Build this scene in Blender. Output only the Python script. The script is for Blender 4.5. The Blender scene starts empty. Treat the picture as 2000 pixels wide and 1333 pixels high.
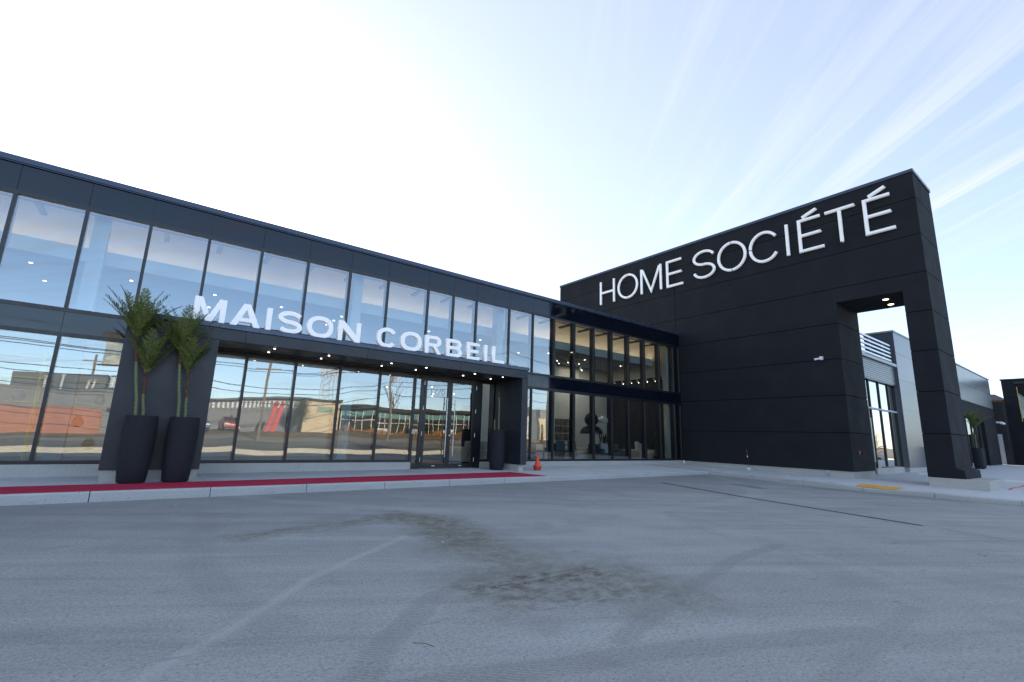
import bpy, bmesh, math, random
from mathutils import Vector, Matrix
R = math.radians
random.seed(7)
scn = bpy.context.scene
C = scn.collection

# ------------------------------------------------------------------ camera
YAW, PITCH, ROLL = R(37.0474), R(11.4435), R(1.8977)
cy_, sy_, cp_, sp_ = math.cos(YAW), math.sin(YAW), math.cos(PITCH), math.sin(PITCH)
fwd = Vector((sy_*cp_, cy_*cp_, sp_)); rt = Vector((cy_, -sy_, 0)); up = rt.cross(fwd)
r2 = rt*math.cos(ROLL) + up*math.sin(ROLL); u2 = up*math.cos(ROLL) - rt*math.sin(ROLL)
cam = bpy.data.cameras.new('camera'); cam.sensor_width = 36; cam.lens = 921.09*36/2000
cam.clip_start = .05; cam.clip_end = 5000
co = bpy.data.objects.new('camera', cam); C.objects.link(co)
co.matrix_world = Matrix(((r2.x, u2.x, -fwd.x, 0), (r2.y, u2.y, -fwd.y, 0), (r2.z, u2.z, -fwd.z, 1.2), (0, 0, 0, 1)))
scn.camera = co
# ------------------------------------------------------------------ sky and sun
SUN_EL, SUN_AZ = 21.0, 5.0            # azimuth from +Y towards +X
w = bpy.data.worlds.new('World'); scn.world = w; w.use_nodes = True
nt = w.node_tree; N = nt.nodes; L = nt.links
bg = N['Background']; bg.inputs[1].default_value = .15
sky = N.new('ShaderNodeTexSky'); sky.sky_type = 'NISHITA'; sky.sun_disc = False
sky.sun_elevation = R(SUN_EL); sky.sun_rotation = R(SUN_AZ); sky.altitude = 100
sky.air_density = 0.7; sky.dust_density = 0.55; sky.ozone_density = 1.3
def wn(t, **k):
    n = N.new(t)
    for a, b in k.items(): setattr(n, a, b)
    return n
tc = wn('ShaderNodeTexCoord'); sep = wn('ShaderNodeSeparateXYZ'); L.new(tc.outputs['Generated'], sep.inputs[0])
def wm(op, a, b=None, c=None, clamp=False):
    n = N.new('ShaderNodeMath'); n.operation = op; n.use_clamp = clamp
    for i, v in enumerate((a, b, c)):
        if v is None: continue
        if isinstance(v, (int, float)): n.inputs[i].default_value = v
        else: L.new(v, n.inputs[i])
    return n.outputs[0]
zz = wm('MAXIMUM', sep.outputs[2], .06)
px = wm('DIVIDE', sep.outputs[0], zz); py = wm('DIVIDE', sep.outputs[1], zz)
ca, sa = math.cos(R(40)), math.sin(R(40))
uu = wm('ADD', wm('MULTIPLY', px, sa), wm('MULTIPLY', py, ca))
vv = wm('SUBTRACT', wm('MULTIPLY', px, ca), wm('MULTIPLY', py, sa))
cmb = wn('ShaderNodeCombineXYZ'); L.new(wm('MULTIPLY', uu, .22), cmb.inputs[0]); L.new(wm('MULTIPLY', vv, 3.4), cmb.inputs[1])
n1 = wn('ShaderNodeTexNoise'); L.new(cmb.outputs[0], n1.inputs['Vector'])
n1.inputs['Scale'].default_value = 2.1; n1.inputs['Detail'].default_value = 9; n1.inputs['Roughness'].default_value = .62; n1.inputs['Distortion'].default_value = .55
cmb2 = wn('ShaderNodeCombineXYZ'); L.new(wm('MULTIPLY', uu, .35), cmb2.inputs[0]); L.new(wm('MULTIPLY', vv, .6), cmb2.inputs[1]); cmb2.inputs[2].default_value = 3.3
n2 = wn('ShaderNodeTexNoise'); L.new(cmb2.outputs[0], n2.inputs['Vector']); n2.inputs['Scale'].default_value = 1.0; n2.inputs['Detail'].default_value = 3
mr = wn('ShaderNodeMapRange'); L.new(n1.outputs[0], mr.inputs[0]); mr.inputs[1].default_value = .45; mr.inputs[2].default_value = .70
mr2 = wn('ShaderNodeMapRange'); L.new(n2.outputs[0], mr2.inputs[0]); mr2.inputs[1].default_value = .40; mr2.inputs[2].default_value = .62
reg = wm('MULTIPLY_ADD', vv, 1.6, .05, clamp=True)           # the cirrus lies to the right
cl = wm('MULTIPLY', wm('MULTIPLY', mr.outputs[0], mr2.outputs[0]), wm('MULTIPLY', reg, .62))
mx = wn('ShaderNodeMix', data_type='RGBA'); L.new(cl, mx.inputs[0]); vl = wn('ShaderNodeMix', data_type='RGBA'); L.new(wm('MULTIPLY_ADD', sep.outputs[1], .32, .36, clamp=True), vl.inputs[0]); L.new(sky.outputs[0], vl.inputs[6]); vl.inputs[7].default_value = (1.76, 1.83, 1.90, 1)
tn = wn('ShaderNodeMix', data_type='RGBA', blend_type='MULTIPLY'); tn.inputs[0].default_value = 1; L.new(vl.outputs[2], tn.inputs[6]); tn.inputs[7].default_value = (1.01, .99, .955, 1)
L.new(tn.outputs[2], mx.inputs[6]); mx.inputs[7].default_value = (2.15, 2.18, 2.25, 1)
L.new(mx.outputs[2], bg.inputs[0])
sl = bpy.data.lights.new('sun', 'SUN'); sl.energy = 3.4; sl.angle = R(.5); sl.color = (1, .86, .68)
so = bpy.data.objects.new('sun', sl); C.objects.link(so)
sd = Vector((math.sin(R(SUN_AZ))*math.cos(R(SUN_EL)), math.cos(R(SUN_AZ))*math.cos(R(SUN_EL)), math.sin(R(SUN_EL))))
so.rotation_euler = sd.to_track_quat('Z', 'Y').to_euler(); so.location = (0, 40, 30)
scn.view_settings.view_transform = 'Standard'; scn.view_settings.look = 'None'
scn.view_settings.gamma = 1; scn.view_settings.exposure = 1.75
scn.cycles.max_bounces = 8; scn.cycles.transparent_max_bounces = 12; scn.cycles.caustics_reflective = False
scn.cycles.caustics_refractive = False; scn.cycles.sample_clamp_indirect = 6

# ------------------------------------------------------------------ material helpers
class NT:
    def __init__(s, name):
        s.m = bpy.data.materials.new(name); s.m.use_nodes = True; s.t = s.m.node_tree
        s.b = s.t.nodes['Principled BSDF']; s.o = s.t.nodes['Material Output']
        s._tc = None
    def n(s, t, **k):
        x = s.t.nodes.new(t)
        for a, b in k.items(): setattr(x, a, b)
        return x
    def l(s, a, b): s.t.links.new(a, b)
    def obj(s):
        if not s._tc:
            s._tc = s.n('ShaderNodeNewGeometry').outputs['Position']
        return s._tc
    def math(s, op, a, b=None, c=None, clamp=False):
        x = s.n('ShaderNodeMath', operation=op); x.use_clamp = clamp
        for i, v in enumerate((a, b, c)):
            if v is None: continue
            if isinstance(v, (int, float)): x.inputs[i].default_value = v
            else: s.l(v, x.inputs[i])
        return x.outputs[0]
    def noise(s, scale, detail=4, rough=.5, vec=None, dist=0, sc=None):
        x = s.n('ShaderNodeTexNoise'); x.inputs['Scale'].default_value = scale; x.inputs['Detail'].default_value = detail
        x.inputs['Roughness'].default_value = rough; x.inputs['Distortion'].default_value = dist
        v = vec or s.obj()
        if sc:
            mp = s.n('ShaderNodeMapping'); s.l(v, mp.inputs[0]); mp.inputs['Scale'].default_value = sc; v = mp.outputs[0]
        s.l(v, x.inputs['Vector']); return x.outputs[0]
    def ramp(s, f, a, b, lo=0, hi=1):
        x = s.n('ShaderNodeMapRange'); s.l(f, x.inputs[0])
        for i, v in enumerate((a, b, lo, hi)): x.inputs[i+1].default_value = v
        return x.outputs[0]
    def mix(s, f, a, b, mode='MIX'):
        x = s.n('ShaderNodeMix', data_type='RGBA', blend_type=mode)
        if isinstance(f, (int, float)): x.inputs[0].default_value = f
        else: s.l(f, x.inputs[0])
        for i, v in ((6, a), (7, b)):
            if isinstance(v, tuple): x.inputs[i].default_value = (*v[:3], 1)
            else: s.l(v, x.inputs[i])
        return x.outputs[2]
    def col(s, c):
        if isinstance(c, tuple): s.b.inputs['Base Color'].default_value = (*c[:3], 1)
        else: s.l(c, s.b.inputs['Base Color'])
    def bump(s, h, strength=.3, dist=.01):
        x = s.n('ShaderNodeBump'); x.inputs['Strength'].default_value = strength; x.inputs['Distance'].default_value = dist
        s.l(h, x.inputs['Height']); s.l(x.outputs[0], s.b.inputs['Normal']); return x
    def rough(s, v):
        if isinstance(v, (int, float)): s.b.inputs['Roughness'].default_value = v
        else: s.l(v, s.b.inputs['Roughness'])
def simple(name, c, rough=.5, var=.15, scale=3, metal=0, bump=0, bscale=60, spec=.5, emit=None, es=0):
    m = NT(name)
    f = m.noise(scale, 5, .6)
    m.col(m.mix(m.ramp(f, .3, .7), tuple(x*(1-var) for x in c), tuple(min(1, x*(1+var)) for x in c)))
    m.rough(m.ramp(m.noise(scale*2.3, 3), .3, .7, max(.02, rough-.06), min(1, rough+.06)))
    m.b.inputs['Metallic'].default_value = metal; m.b.inputs['Specular IOR Level'].default_value = spec
    if bump: m.bump(m.noise(bscale, 3), bump, .01)
    if emit: m.b.inputs['Emission Color'].default_value = (*emit, 1); m.b.inputs['Emission Strength'].default_value = es
    return m.m
M = {}
M['stucco'] = simple('dark_stucco', (.0145, .0165, .0205), .85, .10, .6, bump=.5, bscale=160, spec=.25)
M['metal'] = simple('dark_panel_metal', (.022, .026, .034), .4, .08, 1.2, spec=.4)
M['metal2'] = simple('satin_grey_panel', (.09, .105, .13), .27, .04, .3, spec=.9)
M['coping'] = simple('coping_metal', (.05, .065, .10), .3, .1, 2, metal=.3)
M['black'] = simple('black_metal', (.012, .013, .016), .35, .2, 5)
M['blackglass'] = simple('black_spandrel_glass', (.004, .006, .012), .05, .2, 1, spec=.5)
M['white'] = simple('white_sign_paint', (.88, .88, .89), .4, .02, 4)
M['whiteglow'] = simple('white_letter_added_glow', (.88, .88, .89), .4, .02, 4, emit=(1, 1, 1), es=.045)  # faint emission added to the white so the sign letters read brighter
M['brushed'] = simple('brushed_steel', (.55, .56, .58), .3, .08, 30, metal=.9)
M['wallwhite'] = simple('interior_white_paint', (.60, .60, .57), .7, .03, 1)
M['wallbeige'] = simple('interior_beige_paint', (.68, .62, .52), .7, .04, 1)
M['wallblack'] = simple('interior_black_paint', (.012, .012, .014), .7, .1, 1)
M['ceil'] = simple('ceiling_paint', (.30, .31, .32), .8, .03, 1)
M['floorint'] = simple('showroom_floor', (.28, .24, .21), .4, .1, .7)
M['brass'] = simple('brass_tube', (.55, .40, .14), .35, .1, 8, metal=.7)
M['fabric'] = simple('cream_fabric', (.62, .59, .54), .9, .08, 9, bump=.3, bscale=300)
M['bluefabric'] = simple('slate_fabric', (.10, .13, .17), .9, .1, 9, bump=.3, bscale=300)
M['darkwood'] = simple('dark_wood', (.03, .022, .018), .45, .3, 5)
M['lamp'] = simple('lit_lamp_lens', (1, .9, .8), .4, 0, 1, emit=(1, .88, .72), es=4)
M['warmlamp'] = simple('warm_lamp_lens', (1, .85, .6), .4, 0, 1, emit=(1, .68, .42), es=2.2)
M['orange'] = simple('cone_orange', (.85, .085, .02), .5, .08, 12)
M['orangedirt'] = simple('dirty_cone_red', (.42, .06, .035), .7, .3, 14)
M['whitepl'] = simple('white_plastic', (.75, .77, .80), .4, .04, 8)
M['red'] = simple('red_iron', (.20, .018, .018), .45, .2, 12)
M['greybox'] = simple('grey_box', (.42, .44, .47), .5, .1, 12)
M['leaf2'] = simple('far_leaf', (.05, .09, .03), .6, .4, 6)

t_ = M['metal2'].node_tree; b_ = t_.nodes['Principled BSDF']
for l_k in list(b_.inputs['Roughness'].links): t_.links.remove(l_k)
b_.inputs['Roughness'].default_value = .30
def concrete(name, base, dark, pits=True, joints=None, warm=(.30, .28, .22)):
    m = NT(name); p = m.obj()
    big = m.ramp(m.noise(.7, 6, .65), .3, .7); fine = m.noise(45, 4, .7)
    c = m.mix(big, tuple(x*.86 for x in base), base)
    c = m.mix(m.ramp(fine, .35, .75, 0, .45), c, dark)
    st = m.ramp(m.noise(1.4, 6, .7, sc=(1, 1, 5)), .55, .8, 0, .6)
    c = m.mix(st, c, warm)
    if pits:
        v = m.n('ShaderNodeTexVoronoi'); v.inputs['Scale'].default_value = 16; m.l(p, v.inputs['Vector'])
        pit = m.math('MULTIPLY', m.math('LESS_THAN', v.outputs['Distance'], .13), m.math('GREATER_THAN', m.noise(5, 2), .55))
        c = m.mix(m.math('MULTIPLY', pit, .7), c, tuple(x*.3 for x in dark))
    if joints:
        sp = m.n('ShaderNodeSeparateXYZ'); m.l(p, sp.inputs[0])
        fr = m.math('ABSOLUTE', m.math('SUBTRACT', m.math('FRACT', m.math('DIVIDE', m.math('ADD', sp.outputs[0], .55), joints)), .5))
        fr2 = m.math('ABSOLUTE', m.math('SUBTRACT', m.math('FRACT', m.math('DIVIDE', m.math('ADD', sp.outputs[1], .3), joints)), .5))
        jl = m.math('MAXIMUM', m.math('GREATER_THAN', fr, .4965), m.math('GREATER_THAN', fr2, .4965))
        c = m.mix(m.math('MULTIPLY', jl, .55), c, tuple(x*.35 for x in dark))
    m.col(c); m.rough(.85)
    m.bump(m.noise(90, 4, .7), .35, .004)
    return m.m
M['concrete'] = concrete('base_concrete', (.52, .51, .47), (.25, .235, .20))
M['sidewalk'] = concrete('sidewalk_concrete', (.62, .62, .62), (.50, .50, .50), pits=False, joints=1.62, warm=(.50, .49, .47))
M['kerb'] = concrete('kerb_concrete', (.54, .54, .525), (.19, .185, .17), pits=True, warm=(.22, .21, .19))

# glass: clear pane that shows the room behind and mirrors the street
def glass(name, base=.22, tint=(.76, .85, .85), wav=.0013, gcol=(.93, .97, 1)):
    m = NT(name); t = m.t
    for x in (m.b,): t.nodes.remove(x)
    tr = m.n('ShaderNodeBsdfTransparent'); tr.inputs[0].default_value = (*tint, 1)
    gl = m.n('ShaderNodeBsdfGlossy'); gl.inputs['Roughness'].default_value = 0.0; gl.inputs[0].default_value = (*gcol, 1)
    fr = m.n('ShaderNodeFresnel'); fr.inputs[0].default_value = 1.5
    f = m.math('MULTIPLY_ADD', fr.outputs[0], 1.3, base-.05, clamp=True)
    mxs = m.n('ShaderNodeMixShader'); m.l(f, mxs.inputs[0]); m.l(tr.outputs[0], mxs.inputs[1]); m.l(gl.outputs[0], mxs.inputs[2])
    m.l(mxs.outputs[0], m.o.inputs[0])
    oi = m.n('ShaderNodeObjectInfo'); cb = m.n('ShaderNodeCombineXYZ')
    m.l(m.math('MULTIPLY', oi.outputs['Random'], 40), cb.inputs[1])
    va = m.n('ShaderNodeVectorMath', operation='ADD'); m.l(m.obj(), va.inputs[0]); m.l(cb.outputs[0], va.inputs[1])
    nz = m.noise(.75, 1, .4, vec=va.outputs[0])
    bp = m.n('ShaderNodeBump'); bp.inputs['Strength'].default_value = 1; bp.inputs['Distance'].default_value = wav*4
    m.l(nz, bp.inputs['Height']); m.l(bp.outputs[0], gl.inputs['Normal'])
    return m.m
M['glass'] = glass('showroom_glass')
M['doorglass'] = glass('door_glass', .20, (.78, .86, .86))
M['glass2'] = glass('far_glass', .45, (.5, .6, .6))

# carpet, planter weave, leaves, trunk
m = NT('red_carpet'); f = m.noise(2.2, 5, .6, sc=(.4, 3, 1))
m.col(m.mix(m.ramp(f, .35, .7), (.36, .004, .036), (.50, .010, .058))); m.rough(.95); m.bump(m.noise(220, 2), .5, .004); M['carpet'] = m.m
m = NT('woven_dark_planter'); wv = m.n('ShaderNodeTexWave', wave_type='BANDS', bands_direction='Z'); wv.inputs['Scale'].default_value = 28; wv.inputs['Distortion'].default_value = 1.2
m.l(m.obj(), wv.inputs[0]); m.col(m.mix(m.ramp(m.noise(9, 4), .3, .7), (.005, .006, .010), (.009, .011, .016))); m.rough(.75); m.bump(wv.outputs[0], .4, .006); M['planter'] = m.m
m = NT('palm_leaf'); oi = m.n('ShaderNodeObjectInfo')
c = m.mix(m.ramp(m.noise(26, 3, .6), .35, .65), (.050, .072, .013), (.17, .195, .045)); m.col(c); m.rough(.5)
m.b.inputs['Subsurface Weight'].default_value = 0; M['leaf'] = m.m
m = NT('palm_trunk_green'); wv = m.n('ShaderNodeTexWave', wave_type='BANDS', bands_direction='Z'); wv.inputs['Scale'].default_value = 4.2; wv.inputs['Distortion'].default_value = .5
m.l(m.obj(), wv.inputs[0]); c = m.mix(m.ramp(m.noise(14, 3), .35, .65), (.14, .145, .040), (.10, .13, .055))
c = m.mix(m.ramp(wv.outputs[0], .0, .08, .5, 0), c, (.18, .25, .22)); m.col(c); m.rough(.55); M['trunk'] = m.m
m = NT('palm_fibre'); c = m.mix(m.ramp(m.noise(40, 4, .7, sc=(1, 1, .25)), .3, .7), (.05, .022, .012), (.17, .085, .04)); m.col(c); m.rough(.95); m.bump(m.noise(60, 3, sc=(1, 1, .2)), .9, .02); M['fibre'] = m.m

# ---- asphalt of the parking lot, with its own stains, tyre tracks and sealed crack
def asphalt():
    m = NT('dusty_asphalt'); p = m.obj(); sp = m.n('ShaderNodeSeparateXYZ'); m.l(p, sp.inputs[0]); X, Y = sp.outputs[0], sp.outputs[1]
    fl = m.n('ShaderNodeCombineXYZ'); m.l(X, fl.inputs[0]); m.l(Y, fl.inputs[1]); q = fl.outputs[0]
    def warp(scale, amt, off):
        nn = m.n('ShaderNodeTexNoise'); nn.inputs['Scale'].default_value = scale; nn.inputs['Detail'].default_value = 5; nn.inputs['Roughness'].default_value = .65
        mp = m.n('ShaderNodeMapping'); m.l(q, mp.inputs[0]); mp.inputs['Location'].default_value = (off, off*1.7, 0); m.l(mp.outputs[0], nn.inputs['Vector'])
        s1 = m.n('ShaderNodeVectorMath', operation='SUBTRACT'); m.l(nn.outputs['Color'], s1.inputs[0]); s1.inputs[1].default_value = (.5, .5, .5)
        s2 = m.n('ShaderNodeVectorMath', operation='SCALE'); m.l(s1.outputs[0], s2.inputs[0]); s2.inputs['Scale'].default_value = amt
        s3 = m.n('ShaderNodeVectorMath', operation='ADD'); m.l(q, s3.inputs[0]); m.l(s2.outputs[0], s3.inputs[1])
        k = m.n('ShaderNodeSeparateXYZ'); m.l(s3.outputs[0], k.inputs[0]); return k.outputs[0], k.outputs[1]
    wxy = warp(1.6, .9, 0); sxy = warp(2.5, .10, 4); hxy = warp(6, .05, 9)
    def seg(ax, ay, bx, by, wd, soft, W):
        dx, dy = bx-ax, by-ay; L2 = dx*dx+dy*dy
        rx, ry = m.math('SUBTRACT', W[0], ax), m.math('SUBTRACT', W[1], ay)
        t = m.math('MULTIPLY', m.math('ADD', m.math('MULTIPLY', rx, dx), m.math('MULTIPLY', ry, dy)), 1/L2, clamp=True)
        ex, ey = m.math('SUBTRACT', rx, m.math('MULTIPLY', t, dx)), m.math('SUBTRACT', ry, m.math('MULTIPLY', t, dy))
        d = m.math('SQRT', m.math('ADD', m.math('MULTIPLY', ex, ex), m.math('MULTIPLY', ey, ey)))
        return m.ramp(d, wd, wd+soft, 1, 0), t, d
    def path(pts, wd, soft, W):
        r = None
        for a, b in zip(pts, pts[1:]):
            s = seg(*a, *b, wd, soft, W)[0]; r = s if r is None else m.math('MAXIMUM', r, s)
        return r
    def arc(cx, cy, rad, wd, soft, W):
        ex, ey = m.math('SUBTRACT', W[0], cx), m.math('SUBTRACT', W[1], cy)
        d = m.math('SQRT', m.math('ADD', m.math('MULTIPLY', ex, ex), m.math('MULTIPLY', ey, ey)))
        return m.ramp(m.math('ABSOLUTE', m.math('SUBTRACT', d, rad)), wd, wd+soft, 1, 0)
    big = m.noise(.35, 5, .6, vec=q); mid = m.noise(1.3, 6, .65, vec=q, dist=.6); fine = m.noise(38, 4, .75, vec=q); grit = m.noise(170, 2, .8, vec=q)
    mp0 = m.n('ShaderNodeMapping'); m.l(q, mp0.inputs[0]); mp0.inputs['Rotation'].default_value = (0, 0, R(28)); sweep = m.noise(1.0, 7, .65, vec=mp0.outputs[0], sc=(.22, 2.6, 1), dist=.5)
    c = m.mix(m.ramp(big, .32, .68), (.300, .302, .292), (.385, .386, .372))
    c = m.mix(m.ramp(mid, .40, .66, 0, .35), c, (.235, .237, .232))
    c = m.mix(m.ramp(sweep, .48, .70, 0, .7), c, (.43, .43, .42))
    c = m.mix(m.ramp(sweep, .30, .44, .6, 0), c, (.21, .212, .21))
    kb = m.ramp(m.math('ADD', Y, m.math('MULTIPLY', m.math('SUBTRACT', mid, .5), 2.5)), 6.5, 9.6, 0, .38)
    c = m.mix(kb, c, (.17, .172, .175))
    c = m.mix(m.ramp(fine, .45, .72, 0, .6), c, (.15, .15, .15))
    c = m.mix(m.ramp(grit, .58, .70, 0, .45), c, (.52, .52, .50))
    c = m.mix(m.ramp(m.noise(120, 2, .8, vec=q), .62, .70, 0, .6), c, (.08, .08, .08))
    c = m.mix(m.ramp(m.noise(78, 2, .6, vec=q), .57, .68, 0, .5), c, (.55, .55, .53))
    c = m.mix(m.ramp(m.noise(58, 3, .6, vec=q, dist=.4), .58, .68, 0, .6), c, (.11, .11, .11))
    vo = m.n('ShaderNodeTexVoronoi'); vo.inputs['Scale'].default_value = 3.2; m.l(q, vo.inputs['Vector']); spk = m.math('LESS_THAN', vo.outputs['Distance'], .035)
    c = m.mix(m.math('MULTIPLY', spk, m.math('GREATER_THAN', m.noise(1.1, 2, vec=q), .52)), c, (.05, .045, .04))
    rut = m.ramp(m.noise(.55, 5, .6, vec=q, dist=1.8, sc=(1.0, .55, 1)), .52, .60, 0, .35)
    c = m.mix(rut, c, (.24, .242, .238))
    # oily brown silt stains
    s1 = path([(1.02, 6.24), (1.9, 6.5), (2.9, 6.65)], .02, .26, wxy)
    s2 = path([(3.1, 6.75), (3.45, 6.2), (3.1, 4.9)], .22, .42, wxy)
    s3 = path([(3.1, 4.7), (3.05, 3.7), (2.5, 3.3), (3.5, 3.2), (3.4, 2.6)], .22, .55, wxy)
    s4 = m.math('MAXIMUM', path([(2.35, 3.42), (3.45, 3.22)], .07, .22, sxy), m.math('MULTIPLY', path([(2.5, 3.0), (3.3, 2.7)], .05, .3, wxy), .6))
    blot = m.ramp(m.noise(7, 6, .75, vec=q, dist=.4), .38, .62); str_ = m.ramp(m.noise(9, 4, .6, vec=q, sc=(.45, 2.2, 1)), .4, .65)
    s12 = m.math('MAXIMUM', m.math('MULTIPLY', s1, .6), m.math('MULTIPLY', s2, .75))
    st = m.math('MAXIMUM', s12, m.math('MULTIPLY', s3, .5))
    c = m.mix(m.math('MULTIPLY', st, m.math('MULTIPLY_ADD', blot, .85, .40)), c, (.165, .150, .108))
    c = m.mix(m.math('MULTIPLY', m.math('MAXIMUM', s4, m.math('MULTIPLY', st, .42)), m.math('MULTIPLY', blot, m.math('MULTIPLY', str_, 1.6, clamp=True))), c, (.062, .05, .034))
    # tyre tracks with tread
    tread = m.n('ShaderNodeTexWave', wave_type='BANDS', bands_direction='DIAGONAL'); tread.inputs['Scale'].default_value = 16; tread.inputs['Distortion'].default_value = 1.0; m.l(q, tread.inputs[0])
    tp = m.ramp(tread.outputs[0], .3, .7, .35, 1)
    t1 = path([(.55, 1.95), (.96, 2.44), (1.32, 2.86), (1.93, 3.42), (2.46, 3.66)], .07, .05, sxy)
    t2 = path([(.6, 2.55), (1.25, 2.27), (1.83, 2.11), (2.45, 1.93), (3.12, 1.67), (4.04, 1.28)], .08, .05, sxy)
    t3 = path([(2.5, 2.1), (3.66, 2.45), (5.24, 2.81), (6.4, 2.9)], .055, .05, sxy)
    t4 = path([(.89, 8.07), (.61, 6.03), (.55, 5.15), (.63, 4.14), (.85, 3.4)], .09, .10, sxy)
    t5 = m.math('MULTIPLY', path([(2.95, 1.13), (3.79, 1.2), (4.9, 1.25)], .05, .06, sxy), .7)
    t6 = arc(9.0, 14.0, 8.6, .12, .15, sxy)
    tt = m.math('MAXIMUM', m.math('MAXIMUM', t1, t2), m.math('MAXIMUM', t3, m.math('MAXIMUM', m.math('MULTIPLY', t4, .6), t5)))
    c = m.mix(m.math('MULTIPLY', m.math('MULTIPLY', tt, tp), .40), c, (.16, .168, .16))
    c = m.mix(m.math('MULTIPLY', t6, .22), c, (.45, .45, .44))
    # pale dusty ridge
    rd = path([(.0, 2.9), (.21, 3.13), (.69, 3.64), (1.23, 4.3), (2.62, 5.46)], .0, .075, sxy)
    c = m.mix(m.math('MULTIPLY', rd, m.ramp(mid, .3, .6, .2, .6)), c, (.46, .46, .45))
    # the sealed crack and its faint second piece
    ck = path([(12.12, 8.58), (11.4, 6.1), (10.9, 4.47), (10.26, 2.41)], .055, .03, hxy)
    ck2 = path([(10.15, 2.1), (9.9, 1.4)], .008, .02, hxy)
    c = m.mix(m.math('MAXIMUM', m.math('MULTIPLY', ck, .92), m.math('MULTIPLY', ck2, .4)), c, (.018, .018, .018))
    # damp patches by the far kerb
    wp = path([(14.3, 7.5), (14.0, 6.7)], .1, .25, wxy); wp2 = path([(16.3, 6.4), (16.5, 3.0)], .1, .5, wxy)
    c = m.mix(m.math('MAXIMUM', m.math('MULTIPLY', wp, .55), m.math('MULTIPLY', wp2, .35)), c, (.10, .10, .095))
    sc_ = m.ramp(m.noise(1.2, 4, .6, vec=q, sc=(1.2, 4, 1)), .66, .72, 0, .4)
    c = m.mix(sc_, c, (.12, .12, .12))
    m.col(c); m.rough(m.ramp(fine, .3, .7, .72, .92)); m.b.inputs['Specular IOR Level'].default_value = .35
    h = m.math('ADD', m.math('MULTIPLY', fine, .2), m.math('ADD', m.math('MULTIPLY', grit, .5), m.math('MULTIPLY', m.math('MULTIPLY', tt, tp), -.3)))
    m.bump(h, .5, .006)
    return m.m
M['asphalt'] = asphalt()
M['road'] = simple('worn_road', (.12, .112, .10), .9, .15, .5)
M['verge'] = simple('dry_verge', (.20, .125, .055), .95, .45, 2.2, bump=.6, bscale=12)
M['drive'] = simple('tan_driveway', (.24, .22, .18), .9, .12, .4)
M['gap'] = simple('joint_shadow_gap', (.003, .003, .004), 1, .05, 1, spec=0)
M['berm'] = simple('pale_barrier_concrete', (.52, .48, .40), .85, .1, 1.5)
M['dirt'] = simple('dirt_ground', (.17, .15, .12), .95, .25, .15)

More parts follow.
